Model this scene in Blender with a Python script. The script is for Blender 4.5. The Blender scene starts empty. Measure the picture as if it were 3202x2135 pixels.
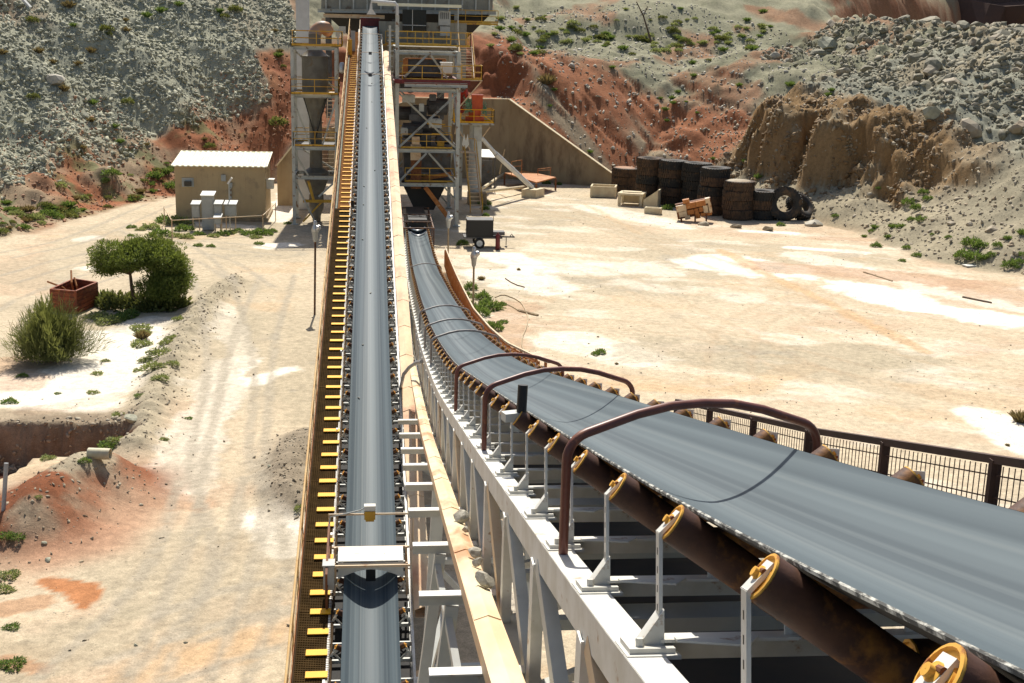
import bpy, math, random
import numpy as np
from math import radians as R, sin, cos, pi, tan, atan2, sqrt
from mathutils import Vector, Matrix
random.seed(7); rng = np.random.default_rng(7)
SC = bpy.context.scene; COL = SC.collection
# ------------------------------------------------------------------ camera
H = 14.0
YAW, PITCH, ROLL, FPX = R(6.5), R(13.8), R(1.5), 4000.0     # focal length in photo pixels (photo 3202 x 2135)
cF = np.array([sin(YAW)*cos(PITCH), cos(YAW)*cos(PITCH), -sin(PITCH)])
_r = np.array([cos(YAW), -sin(YAW), 0.0]); _u = np.cross(_r, cF)
cR = _r*cos(ROLL)+_u*sin(ROLL); cU = _u*cos(ROLL)-_r*sin(ROLL); cC = np.array([0, 0, H])
cam = bpy.data.cameras.new('camera'); co = bpy.data.objects.new('camera', cam); COL.objects.link(co)
cam.sensor_width = 36; cam.lens = FPX/3202*36; cam.clip_end = 3000; cam.clip_start = 0.1
co.matrix_world = Matrix(((cR[0], cU[0], -cF[0], 0), (cR[1], cU[1], -cF[1], 0), (cR[2], cU[2], -cF[2], H), (0, 0, 0, 1)))
SC.camera = co
# ------------------------------------------------------------------ light
SUN_EL, SUN_AZ = 52, 3      # azimuth to the right of +Y
w = bpy.data.worlds.new('World'); SC.world = w; w.use_nodes = True
nt = w.node_tree; bg = nt.nodes['Background']; sky = nt.nodes.new('ShaderNodeTexSky'); sky.sky_type = 'NISHITA'
sky.sun_disc = False; sky.sun_elevation = R(SUN_EL); sky.sun_rotation = R(SUN_AZ); sky.air_density = 1.0; sky.dust_density = 2.0; sky.ozone_density = 0.3
nt.links.new(sky.outputs[0], bg.inputs[0]); bg.inputs[1].default_value = 0.09
sl = bpy.data.lights.new('sun', 'SUN'); sl.energy = 5.0; sl.angle = R(0.53); sl.color = (1, .95, .86)
so = bpy.data.objects.new('sun', sl); COL.objects.link(so)
d = Vector((-sin(R(SUN_AZ))*cos(R(SUN_EL)), -cos(R(SUN_AZ))*cos(R(SUN_EL)), -sin(R(SUN_EL))))
so.rotation_euler = d.to_track_quat('-Z', 'Y').to_euler(); so.location = (0, 60, 60)
SC.view_settings.view_transform = 'Standard'; SC.view_settings.look = 'None'; SC.view_settings.exposure = 0.3; SC.view_settings.gamma = 1
# ------------------------------------------------------------------ helpers
def ray(x, y): return cF+cR*(x-1601)/FPX-cU*(y-1067.5)/FPX
def G(x, y, z=0.0):
    r = ray(x, y); return cC+r*((z-H)/r[2])
def AY(x, y, Y):
    r = ray(x, y); return cC+r*(Y/r[1])
MATS = {}
def mat(name, c1, c2=None, scale=3.0, rough=.7, metal=0.0, bump=0.0, stretch=(1, 1, 1), lo=.4, hi=.62, c3=None, s3=1.2, spec=.4, gen='Object', t3=(.58, .66), bs=None, det0=6):
    m = bpy.data.materials.new(name); m.use_nodes = True; n = m.node_tree; b = n.nodes['Principled BSDF']
    b.inputs['Roughness'].default_value = rough; b.inputs['Metallic'].default_value = metal; b.inputs['Specular IOR Level'].default_value = spec
    b.inputs['Base Color'].default_value = (*c1, 1)
    MATS[name] = m
    if c2 is None and not bump: return m
    tc = n.nodes.new('ShaderNodeTexCoord'); mp = n.nodes.new('ShaderNodeMapping'); mp.inputs['Scale'].default_value = stretch
    n.links.new(tc.outputs[gen], mp.inputs[0])
    def noise(s, det=det0):
        t = n.nodes.new('ShaderNodeTexNoise'); t.inputs['Scale'].default_value = s; t.inputs['Detail'].default_value = det; t.inputs['Roughness'].default_value = .62
        n.links.new(mp.outputs[0], t.inputs['Vector']); return t
    def ramp(t, a, c):
        r = n.nodes.new('ShaderNodeMapRange'); r.inputs[1].default_value = a; r.inputs[2].default_value = c; n.links.new(t.outputs[0], r.inputs[0]); return r
    last = None
    if c2 is not None:
        mx = n.nodes.new('ShaderNodeMix'); mx.data_type = 'RGBA'; mx.inputs[6].default_value = (*c1, 1); mx.inputs[7].default_value = (*c2, 1)
        n.links.new(ramp(noise(scale), lo, hi).outputs[0], mx.inputs[0]); last = mx
    if c3 is not None:
        m3 = n.nodes.new('ShaderNodeMix'); m3.data_type = 'RGBA'; n.links.new(last.outputs[2], m3.inputs[6]); m3.inputs[7].default_value = (*c3, 1)
        n.links.new(ramp(noise(s3), *t3).outputs[0], m3.inputs[0]); last = m3
    if last: n.links.new(last.outputs[2], b.inputs['Base Color'])
    if bump:
        bp = n.nodes.new('ShaderNodeBump'); bp.inputs['Strength'].default_value = bump; bp.inputs['Distance'].default_value = .03
        n.links.new(noise(bs or scale*4).outputs[0], bp.inputs['Height']); n.links.new(bp.outputs[0], b.inputs['Normal'])
    return m
mat('white_paint', (.74, .73, .68), (.60, .58, .51), 2.5, .5, c3=(.36, .22, .12), s3=7, t3=(.62, .70), bump=.06)
mat('grey_paint', (.55, .56, .51), (.46, .46, .42), 2.0, .5, c3=(.27, .2, .14), s3=5, t3=(.66, .76))
mat('steel_grey', (.50, .51, .46), (.40, .41, .37), 1.2, .45, c3=(.2, .12, .07), s3=2.5)
mat('dark_steel', (.10, .10, .10), (.055, .055, .055), 1.5, .5, c3=(.12, .06, .03), s3=2)
mat('cream_paint', (.66, .52, .34), (.58, .40, .24), 1.5, .55, c3=(.45, .25, .12), s3=3)
mat('tray_tan', (.80, .60, .36), (.70, .44, .25), .9, .6, c3=(.52, .27, .16), s3=.8, stretch=(1, .45, 1), t3=(.55, .68))
mat('tray_cream', (.82, .72, .47), (.74, .54, .33), 1.1, .5, c3=(.55, .30, .15), s3=.9, stretch=(2, .6, 1), t3=(.53, .66))
mat('handrail_tan', (.62, .42, .18), (.55, .33, .12), 2, .55, c3=(.3, .14, .05), s3=3)
mat('yellow', (.86, .45, .002), (.80, .41, .002), 3, .6, c3=(.5, .28, .05), s3=8, t3=(.66, .78))
mat('yellow_rail', (.62, .36, .04), (.5, .27, .03), 2, .55, c3=(.3, .14, .04), s3=3)
mat('rust', (.20, .075, .028), (.12, .045, .02), 6, .75, c3=(.32, .13, .04), s3=9, bump=.15)
mat('rust_roller', (.105, .045, .024), (.06, .026, .016), 7, .62, c3=(.36, .15, .03), s3=5, t3=(.53, .66), bump=.1)
mat('roller_cap', (.78, .42, .06), (.66, .33, .05), 14, .6, c3=(.3, .1, .03), s3=18)
mat('hoop_red', (.19, .065, .045), (.13, .045, .03), 5, .42, c3=(.27, .10, .05), s3=7)
mat('hoop_grey', (.33, .31, .29), (.22, .17, .14), 3, .45)
mat('rust_red', (.30, .075, .028), (.16, .045, .022), 3.5, .7, c3=(.42, .16, .05), s3=3)
mat('rust_orange', (.48, .19, .05), (.36, .13, .035), 3, .7, c3=(.6, .35, .16), s3=2)
mat('grating', (.085, .052, .020), (.055, .034, .013), 3, .95, spec=.05)
mat('edge_strip', (.26, .27, .22), (.2, .2, .16), 3, .95, spec=.05)
mat('walk_edge', (.07, .045, .025), (.045, .03, .018), 3, .95, spec=.05)
mat('grating_rust', (.40, .19, .06), (.3, .13, .04), 3, .9, spec=.1)
mat('belt', (.105, .135, .146), (.046, .066, .078), 1.0, .62, stretch=(5, .010, 0), lo=.38, hi=.60, c3=(.125, .15, .155), s3=2.2, t3=(.52, .70), spec=.3, det0=2.5)
mat('belt_edge', (.06, .06, .055), (.52, .51, .45), 40, .85, stretch=(1, .3, 1), lo=.46, hi=.6)
mat('belt_shade', (.02, .02, .02), (.03, .026, .022), 4, .8)  # near-black belt rubber, with the shade below the belts put into the colour
mat('mesh_dark', (.06, .03, .02), (.09, .045, .03), 5, .6)
mat('black', (.012, .012, .012), None, rough=.5)
mat('concrete', (.36, .28, .17), (.29, .215, .13), 1.0, .85, c3=(.15, .11, .07), s3=.5, bump=.15, t3=(.52, .72), stretch=(1, 1, .35))
mat('concrete_pale', (.66, .57, .38), (.57, .46, .3), 2, .85, bump=.1)
mat('shed_tan', (.50, .37, .20), (.45, .33, .18), .8, .6, c3=(.38, .28, .16), s3=1.5)
mat('roof_cream', (.85, .82, .62), (.80, .74, .52), 1.0, .4)
mat('cabinet_grey', (.44, .45, .42), (.38, .39, .36), 2, .5)
mat('cabinet_white', (.8, .8, .74), (.72, .71, .63), 2, .5)
mat('window_dark', (.02, .022, .022), None, rough=.15)
mat('rubber', (.028, .027, .024), (.016, .016, .015), 3, .75, c3=(.12, .075, .04), s3=1.6, t3=(.52, .7))
mat('rubber_dusty', (.105, .062, .035), (.055, .037, .024), 2.2, .85, c3=(.026, .023, .02), s3=1.6, t3=(.5, .64))
mat('red_paint', (.55, .045, .018), (.42, .035, .015), 2, .4, c3=(.25, .05, .02), s3=4)
mat('orange_paint', (.62, .10, .022), (.5, .07, .02), 2, .4)
mat('green_paint', (.06, .22, .10), (.30, .42, .28), 12, .5)
mat('dark_red', (.16, .02, .02), (.1, .015, .015), 3, .5)
mat('steel_bright', (.6, .61, .6), (.45, .45, .44), 3, .3, metal=.6)
mat('bark', (.16, .11, .07), (.09, .06, .04), 6, .9)
mat('wood', (.42, .33, .2), (.28, .2, .12), 6, .85, stretch=(1, .2, 1))
mat('pipe_pale', (.66, .6, .42), (.52, .45, .3), 2, .6)
mat('pvc_grey', (.35, .36, .36), (.27, .27, .27), 2, .5)
mat('hose', (.5, .4, .25), (.38, .28, .16), 2, .7)
mat('duct', (.17, .16, .13), (.12, .11, .09), 1.2, .45, c3=(.15, .11, .07), s3=1.6)
mat('duct_rust', (.45, .19, .06), (.26, .22, .18), 1.2, .5)
mat('stack_pale', (.62, .62, .60), (.52, .52, .5), 1, .5)
mat('bin_grey', (.30, .29, .235), (.22, .21, .17), .8, .6, c3=(.16, .12, .08), s3=1.2)
def leafmat(name, c1, c2):
    m = mat(name, c1, c2, 2.5, .65, spec=.25); n = m.node_tree; b = n.nodes['Principled BSDF']
    tr = n.nodes.new('ShaderNodeBsdfTranslucent'); tr.inputs[0].default_value = (c1[0]*1.6, c1[1]*1.5, c1[2], 1)
    ms = n.nodes.new('ShaderNodeMixShader'); ms.inputs[0].default_value = .3; out = n.nodes['Material Output']
    n.links.new(b.outputs[0], ms.inputs[1]); n.links.new(tr.outputs[0], ms.inputs[2]); n.links.new(ms.outputs[0], out.inputs[0])
leafmat('leaf_tree', (.16, .205, .05), (.09, .13, .03)); leafmat('leaf_bush', (.16, .18, .06), (.09, .11, .035))
leafmat('leaf_green', (.15, .22, .06), (.09, .15, .04)); leafmat('leaf_pale', (.26, .30, .13), (.18, .22, .09)); leafmat('leaf_dry', (.20, .16, .08), (.13, .10, .05))
def rockmat(name, c1, c2, c3):
    m = mat(name, c1, c2, 2.0, .8, bump=.3, c3=c3, s3=.35, gen='Object', t3=(.5, .7))
rockmat('rock_grey', (.40, .39, .28), (.27, .265, .19), (.49, .475, .35)); rockmat('rock_brown', (.40, .34, .24), (.29, .24, .17), (.34, .25, .15)); rockmat('rock_red', (.36, .19, .10), (.28, .13, .065), (.44, .3, .2))
rockmat('rock_cliff', (.27, .175, .085), (.17, .105, .05), (.32, .25, .155)); rockmat('rock_dump', (.28, .255, .175), (.165, .15, .105), (.36, .31, .21)); rockmat('rock_pale', (.50, .46, .37), (.38, .345, .27), (.36, .30, .21))

class MB:
    def __init__(s): s.v = []; s.f = []; s.m = []; s.cur = 0
    def add(s, vs, fs):
        o = len(s.v); s.v += [tuple(map(float, p)) for p in vs]; s.f += [tuple(i+o for i in f) for f in fs]; s.m += [s.cur]*len(fs); return s
    def box(s, c, sz, rz=0, M=None):
        x, y, z = [k/2 for k in sz]; vs = [(-x, -y, -z), (x, -y, -z), (x, y, -z), (-x, y, -z), (-x, -y, z), (x, -y, z), (x, y, z), (-x, y, z)]
        if M is None: M = Matrix.Rotation(rz, 3, 'Z')
        c = Vector(c); return s.add([c+M@Vector(p) for p in vs], [(0, 3, 2, 1), (4, 5, 6, 7), (0, 1, 5, 4), (1, 2, 6, 5), (2, 3, 7, 6), (3, 0, 4, 7)])
    def beam(s, a, b, w=.1, h=.1, up=(0, 0, 1)):
        a = Vector(a); b = Vector(b); t = (b-a).normalized(); up = Vector(up)
        if abs(t.dot(up)) > .99: up = Vector((0, 1, 0))
        x = t.cross(up).normalized()*(w/2); y = x.cross(t).normalized()*(h/2)
        vs = [a-x-y, a+x-y, a+x+y, a-x+y, b-x-y, b+x-y, b+x+y, b-x+y]
        return s.add(vs, [(0, 1, 2, 3), (7, 6, 5, 4), (0, 4, 5, 1), (1, 5, 6, 2), (2, 6, 7, 3), (3, 7, 4, 0)])
    def hbeam(s, a, b, w=.2, h=.2, up=(0, 0, 1), t=.022):
        a = Vector(a); b = Vector(b); d = (b-a).normalized(); u = Vector(up)
        if abs(d.dot(u)) > .99: u = Vector((0, 1, 0))
        x = d.cross(u).normalized(); y = x.cross(d).normalized()
        s.beam(a+y*(h/2-t/2), b+y*(h/2-t/2), w, t, u); s.beam(a-y*(h/2-t/2), b-y*(h/2-t/2), w, t, u); return s.beam(a, b, t, h-2*t, u)
    def angle(s, a, b, w=.07, t=.01, up=(0, 0, 1)):
        a = Vector(a); b = Vector(b); d = (b-a).normalized(); u = Vector(up)
        if abs(d.dot(u)) > .99: u = Vector((0, 1, 0))
        x = d.cross(u).normalized(); y = x.cross(d).normalized()
        s.beam(a, b, w, t, u); return s.beam(a+x*(w/2-t/2)-y*(w/2+t/2), b+x*(w/2-t/2)-y*(w/2+t/2), t, w, u)
    def tube(s, pts, r, n=8, cap=True):
        P = [Vector(p) for p in pts]; rs = r if isinstance(r, (list, tuple)) else [r]*len(P); o = []; prev = None
        for i, p in enumerate(P):
            t = (P[min(i+1, len(P)-1)]-P[max(i-1, 0)]).normalized()
            if prev is None: prev = t.orthogonal().normalized()
            x = (prev-t*prev.dot(t)).normalized(); prev = x; y = t.cross(x)
            o += [p+(x*cos(2*pi*k/n)+y*sin(2*pi*k/n))*rs[i] for k in range(n)]
        f = [(i*n+k, i*n+(k+1) % n, (i+1)*n+(k+1) % n, (i+1)*n+k) for i in range(len(P)-1) for k in range(n)]
        if cap: f += [tuple(range(n))[::-1], tuple((len(P)-1)*n+k for k in range(n))]
        return s.add(o, f)
    def lathe(s, prof, c=(0, 0, 0), n=24, M=None, close=False, cap=True):
        M = M or Matrix.Identity(3); c = Vector(c); vs = []
        for r, z in prof: vs += [c+M@Vector((r*cos(2*pi*k/n), r*sin(2*pi*k/n), z)) for k in range(n)]
        L = len(prof); f = [(i*n+k, i*n+(k+1) % n, (i+1) % L*n+(k+1) % n, (i+1) % L*n+k) for i in range(L if close else L-1) for k in range(n)]
        if not close and cap: f += [tuple(range(n))[::-1], tuple((L-1)*n+k for k in range(n))]
        return s.add(vs, f)
    def poly(s, pts): return s.add(pts, [tuple(range(len(pts)))])
    def prism(s, pts, off):
        n = len(pts); off = Vector(off); a = [Vector(p) for p in pts]
        return s.add(a+[p+off for p in a], [tuple(range(n))[::-1], tuple(range(n, 2*n))]+[(i, (i+1) % n, n+(i+1) % n, n+i) for i in range(n)])
    def sheet(s, rows, thick=0):
        n = len(rows[0]); vs = [p for r in rows for p in r]; return s.add(vs, [(i*n+k, i*n+k+1, (i+1)*n+k+1, (i+1)*n+k) for i in range(len(rows)-1) for k in range(n-1)])
    def build(s, name, mats, parent=None, smooth=False, rel=True, label=None, bevel=0):
        me = bpy.data.meshes.new(name); off = wloc(parent) if (parent is not None and rel) else Vector((0, 0, 0))
        V = np.array(s.v, dtype=float)-np.array(off) if s.v else []
        me.from_pydata([tuple(p) for p in V], [], s.f)
        for mm in (mats if isinstance(mats, (list, tuple)) else [mats]): me.materials.append(MATS[mm])
        me.polygons.foreach_set('material_index', s.m)
        if smooth: me.polygons.foreach_set('use_smooth', [True]*len(s.f))
        me.update(); o = bpy.data.objects.new(name, me); COL.objects.link(o)
        if parent is not None: o.parent = parent
        if smooth:
            me.set_sharp_from_angle(angle=R(40))
        if label: o['label'] = label
        return o
def wloc(o):
    p = Vector((0, 0, 0))
    while o is not None: p = p+o.location; o = o.parent
    return p
def tag(o, label, cat, group=None, kind=None):
    if label: o['label'] = label
    if cat: o['category'] = cat
    if group: o['group'] = group
    if kind: o['kind'] = kind
    return o
def thing(name, label, cat, loc=(0, 0, 0), group=None, rz=0):
    o = bpy.data.objects.new(name, None); COL.objects.link(o); o.location = loc; o.rotation_euler = (0, 0, rz); o.empty_display_size = .2
    return tag(o, label, cat, group)
def solo(mb, name, mats, base, label, cat, group=None, smooth=False, kind=None):
    o = mb.build(name, mats, None, smooth); me = o.data; b = Vector(base); me.transform(Matrix.Translation(-b)); o.location = b
    return tag(o, label, cat, group, kind)
def dup(o, parent=None, loc=None, rot=None, sc=None):
    c = o.copy(); COL.objects.link(c)
    if parent is not None: c.parent = parent
    if loc is not None: c.location = loc
    if rot is not None: c.rotation_euler = rot
    if sc is not None: c.scale = sc
    for ch in o.children: dup(ch, c)
    return c
# numpy noise
def _hash(i, j, seed):
    h = (i.astype(np.int64)*374761393+j.astype(np.int64)*668265263+seed*1274126177) & 0x7fffffff
    h = ((h ^ (h >> 13))*1274126177) & 0x7fffffff; return ((h ^ (h >> 16)) & 0xffff)/65535.0
def vnoise(x, y, seed=0):
    i = np.floor(x); j = np.floor(y); fx = x-i; fy = y-j; fx = fx*fx*(3-2*fx); fy = fy*fy*(3-2*fy)
    a = _hash(i, j, seed); b = _hash(i+1, j, seed); c = _hash(i, j+1, seed); dd = _hash(i+1, j+1, seed)
    return (a*(1-fx)+b*fx)*(1-fy)+(c*(1-fx)+dd*fx)*fy
def fbm(x, y, f=1.0, o=4, seed=0, g=.5):
    s = 0; a = 1; t = 0
    for k in range(o): s = s+a*vnoise(x*f+17.3*k, y*f-9.1*k, seed+k); t += a; a *= g; f *= 2.03
    return s/t*2-1
sstep = lambda a, b, x: (lambda t: t*t*(3-2*t))(np.clip((x-a)/(b-a), 0, 1))
# ------------------------------------------------------------------ terrain
TOE = np.array([(-60, 50), (-30, 76), (-23.6, 84), (-21, 90.6), (-18.5, 100.5), (-14, 108), (-9.5, 114.5), (-4, 119.5), (4, 121.5), (13, 121.2), (23.2, 114.7), (26.8, 112), (30.5, 103.5), (33.2, 98), (35.5, 90), (35.8, 80), (39.7, 73), (55, 60), (90, 40)], float)
LEFT = [(0, 0), (3, .4), (8, 1.3), (11, 2.9), (42, 24), (70, 28), (120, 30)]
PROF = [LEFT, LEFT, LEFT, LEFT,
        [(0, 0), (3, .3), (6, 1.2), (10, 3.4), (38, 23), (60, 27), (120, 30)],                     # 4
        [(0, 0), (1, .3), (3, 1.4), (12, 7.6), (34, 22), (55, 26), (120, 30)],                     # 5
        [(0, 0), (.5, .4), (2, 2.0), (9, 8.0), (18, 14), (40, 25), (120, 30)],                    # 6
        [(0, 0), (.45, 4.5), (4, 6.4), (10, 11), (18, 16), (44, 24), (120, 28)],                         # 7
        [(0, 0), (.45, 6.8), (6, 7.4), (8, 8), (9.5, 11.5), (14, 13), (24, 16.5), (60, 22)],        # 8
        [(0, 0), (.45, 6.9), (5.0, 7.4), (6.2, 8.4), (7.4, 11.3), (10.5, 12.2), (18, 14.6), (34, 18.5), (70, 22)],  # 9
        [(0, 0), (.45, .3), (16, 10.2), (17.5, 10.7), (26, 11.6), (34, 14.6), (45, 17.8), (80, 21)],    # 10
        [(0, 0), (1, .6), (16, 10.4), (17.5, 10.8), (24, 11.4), (36, 14.4), (46, 14.9), (65, 12), (80, 11)],
        [(0, 0), (4.6, 2.4), (6.6, 7.9), (9, 8.6), (13, 9.3), (34, 15.0), (39, 14.9), (58, 11), (80, 11)],   # 12
        [(0, 0), (4.2, 2.4), (6.0, 7.3), (9, 8.0), (14, 9.2), (33, 14.9), (37, 14.9), (55, 11), (80, 11)],
        [(0, 0), (7.5, 3.7), (9, 5.4), (12, 6.3), (18, 8.9), (32, 14.9), (36, 14.8), (55, 11), (80, 11)],
        [(0, 0), (10, 4.6), (14, 6.2), (20, 8.8), (33, 14.5), (38, 14.4), (55, 11), (80, 11)],
        [(0, 0), (12, 4.6), (18, 6.8), (24, 8.9), (35, 13.4), (42, 14.0), (60, 11), (80, 11)],
        [(0, 0), (14, 4), (17, 6.5), (22, 8), (34, 12), (44, 13.0), (60, 11), (80, 11)],
        [(0, 0), (14, 4), (17, 6.5), (22, 8), (34, 12), (44, 13.0), (60, 11), (80, 11)]]
def toe_ds(X, Y):
    best = np.full(X.shape, 1e9); S = np.zeros(X.shape); SG = np.zeros(X.shape)
    for i in range(len(TOE)-1):
        a = TOE[i]; b = TOE[i+1]; e = b-a; L2 = e@e
        t = np.clip(((X-a[0])*e[0]+(Y-a[1])*e[1])/L2, 0, 1)
        dx = X-(a[0]+t*e[0]); dy = Y-(a[1]+t*e[1]); dd = dx*dx+dy*dy
        sg = np.sign(e[0]*(Y-a[1])-e[1]*(X-a[0])); k = dd < best-1e-9
        best = np.where(k, dd, best); S = np.where(k, i+t, S); SG = np.where(k, sg, SG)
    return np.sqrt(best)*SG, S
def seg_dist(X, Y, pts):
    best = np.full(X.shape, 1e9)
    for a, b in zip(pts[:-1], pts[1:]):
        a = np.array(a); e = np.array(b)-a; t = np.clip(((X-a[0])*e[0]+(Y-a[1])*e[1])/(e@e), 0, 1)
        best = np.minimum(best, np.hypot(X-a[0]-t*e[0], Y-a[1]-t*e[1]))
    return best
g2 = lambda pts: [tuple(G(*p)[:2]) for p in pts]
WINDROW = g2([(735, 885), (650, 955), (570, 1080), (490, 1230), (420, 1400)])
WIND2 = g2([(955, 1380), (905, 1450), (900, 1540), (960, 1590)])
MOUND = g2([(300, 1530), (190, 1580), (110, 1660)])
MOUND2 = g2([(250, 560), (330, 590), (420, 600), (520, 570)])
def terrain(X, Y):
    d, s = toe_ds(X, Y)
    nowall = 1-sstep(6.2, 6.9, s)*(1-sstep(10.0, 10.6, s))
    dw = d+fbm(X, Y, .22, 3, 5)*1.3*nowall*sstep(-1, 2, d)
    cl = sstep(11.06, 11.28, s)*(1-sstep(13.7, 14.3, s))            # cliff zone
    dw = dw+cl*(np.abs(fbm(X, Y, .14, 3, 20))*5.0+np.abs(fbm(X, Y, .42, 3, 21))*1.2+fbm(X, Y, 1.2, 3, 22)*.35-1.4)*sstep(1, 4, d)*(1-sstep(11, 15, d))
    cut = sstep(6.8, 7.4, s)*(1-sstep(10.2, 10.9, s))
    dw = dw+cut*(np.abs(fbm(X, Y, .33, 3, 25))*2.6-.8)*sstep(2, 4, d)*(1-sstep(9, 14, d))
    i = np.clip(np.floor(s).astype(int), 0, len(TOE)-2); t = s-i; t = np.where(nowall > .5, t*t*(3-2*t), t); t = np.where(i == 11, sstep(.06, .30, t), t)
    z = np.zeros(X.shape)
    for k in range(len(TOE)-1):
        m = i == k
        if not m.any(): continue
        pa = np.array(PROF[k], float); pb = np.array(PROF[k+1], float)
        z[m] = np.interp(dw[m], pa[:, 0], pa[:, 1])*(1-t[m])+np.interp(dw[m], pb[:, 0], pb[:, 1])*t[m]
    wx = sstep(14.0, 17.0, X+fbm(X, Y, .3, 2, 23)*1.5); m9 = (s >= 8.95) & (s < 10); P9 = np.array([(0, 0), (.45, 6.9), (6.6, 10.9), (8.5, 11.2), (17, 12), (27, 15), (42, 18.5), (80, 22)], float); P10 = np.array(PROF[10], float)
    d9 = d+fbm(X, Y, .22, 3, 5)*.8*sstep(1, 4, d); zs = np.interp(d9, P9[:, 0], P9[:, 1])*(1-t)+np.interp(d9, P10[:, 0], P10[:, 1])*t; z = np.where(m9, z*(1-wx)+zs*wx, z)
    hill = sstep(1.0, 4, d)
    rub = hill*(1-sstep(6.9, 7.05, s))*np.where(s > 5.5, sstep(3, 8, d), 1)
    z += rub*(fbm(X, Y, .3, 3, 31)*.5+fbm(X, Y, 1.5, 3, 33)*.10)
    right = hill*np.clip(sstep(9.9, 10.6, s)+wx*(s >= 9), 0, 1)
    dump = right*np.clip(sstep(11.06, 11.28, s)*sstep(8, 12, d)+(s > 10.99)*sstep(17, 21, d), 0, 1)
    z += dump*(fbm(X, Y, .3, 3, 41)*.9+fbm(X, Y, 1.1, 3, 43)*.4)
    # gullies running down the red slope
    q = (X*.86+Y*.5); q2 = (-X*.5+Y*.86)
    gul = right*(1-sstep(11.06, 11.28, s))*(1-sstep(15, 18, d))
    z -= gul*(np.clip(fbm(q+fbm(X, Y, .3, 2, 55)*1.0, q2*.13, .75, 4, 51), 0, 1)**1.2*1.5)*sstep(.5, 4, d)
    z += right*(1-dump)*(fbm(X, Y, .8, 4, 57)*.13)
    up = hill*sstep(6.8, 7.3, s)*(1-sstep(11.06, 11.28, s))*sstep(8, 14, d)
    z += up*(fbm(X, Y, .13, 4, 61)*1.5+np.abs(fbm(X, Y, .3, 3, 62))*.35+fbm(X, Y, 1.0, 3, 64)*.16)
    red = hill*sstep(5.0, 5.6, s)*(1-sstep(6.9, 7.1, s)); z += red*fbm(X, Y, .5, 4, 63)*.5
    z += cl*hill*sstep(3, 5, d)*(1-sstep(10, 13, d))*(fbm(X, Y, .6, 5, 65, .65)*1.3)
    z += cl*hill*(1-sstep(3, 6, d))*fbm(X, Y, .7, 4, 66)*.3
    # berms between road and rubble
    z += sstep(-1, 3, d)*(1-sstep(9, 15, d))*(1-sstep(4.2, 5, s))*np.clip(fbm(X, Y, .25, 3, 71)+.15, 0, 1)*2.0
    # yard relief
    flat = 1-sstep(-1, 1, d)
    z += flat*(fbm(X, Y, .12, 3, 81)*.10+fbm(X, Y, .9, 3, 83)*.025)
    wr = seg_dist(X, Y, WINDROW); z += .42*np.exp(-(wr/.75)**2)*(1+.5*fbm(X, Y, 1.6, 3, 85))
    w2 = seg_dist(X, Y, WIND2); z += .5*np.exp(-(w2/.7)**2)*(1+.5*fbm(X, Y, 1.6, 3, 86))
    # trench with a steep back wall
    tx = sstep(-8.0, -9.6, X+fbm(X, Y, .8, 3, 91)*1.2); wl = 44.0+fbm(X, X*0, .5, 4, 93)*1.0
    tr = tx*sstep(wl+.16, wl-.10, Y+fbm(X, Y, 2.5, 2, 94)*.10)*sstep(0, 1.6, Y-np.interp(X+fbm(X, Y, .6, 3, 95)*.8, [-12.2, -11.0], [33.5, 41.2])+fbm(X, Y, .9, 3, 96)*.8)
    z -= tr*(1.55+fbm(X, Y, .8, 3, 97)*.15)
    md = seg_dist(X, Y, MOUND); z += 1.25*np.exp(-(md/1.3)**2)*(1+.25*fbm(X, Y, .9, 4, 99))
    return z, d, s, dict(wr=wr, w2=w2, tr=tr, md=md)
gx = np.concatenate([np.arange(-110, -46, 1.5), np.arange(-46, -25, .3), np.arange(-25, 10, .16), np.arange(10, 62, .24), np.arange(62, 130, 1.5)])
gy = np.concatenate([np.arange(2, 22, .5), np.arange(22, 64, .14), np.arange(64, 140, .24), np.arange(140, 200, .8), np.arange(200, 300, 4)])
GX, GY = np.meshgrid(gx, gy); GZ, GD, GS, GM = terrain(GX, GY)
def hz(x, y):
    x = np.asarray(x, float); y = np.asarray(y, float)
    i = np.clip(np.searchsorted(gx, x)-1, 0, len(gx)-2); j = np.clip(np.searchsorted(gy, y)-1, 0, len(gy)-2)
    u = (x-gx[i])/(gx[i+1]-gx[i]); v = (y-gy[j])/(gy[j+1]-gy[j])
    return GZ[j, i]*(1-u)*(1-v)+GZ[j, i+1]*u*(1-v)+GZ[j+1, i]*(1-u)*v+GZ[j+1, i+1]*u*v
def hit(px, py):
    """first point of the terrain seen in this direction"""
    r = ray(px, py); t = np.arange(15, 190, .1); P = cC[None]+r[None]*t[:, None]
    k = np.argmax(P[:, 2] < hz(P[:, 0], P[:, 1])); p = P[k]; return Vector((p[0], p[1], float(hz(p[0], p[1]))))
def arc0(pts, n_=8):
    P = [np.array(p, float) for p in pts]; out = []
    for i in range(len(P)-1):
        a, b_ = P[i], P[i+1]; pa = P[max(i-1, 0)]; nb = P[min(i+2, len(P)-1)]
        for t in np.linspace(0, 1, n_, endpoint=False): out.append(tuple(.5*((2*a)+(-pa+b_)*t+(2*pa-5*a+4*b_-nb)*t*t+(-pa+3*a-3*b_+nb)*t**3)))
    return out+[tuple(P[-1])]
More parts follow.
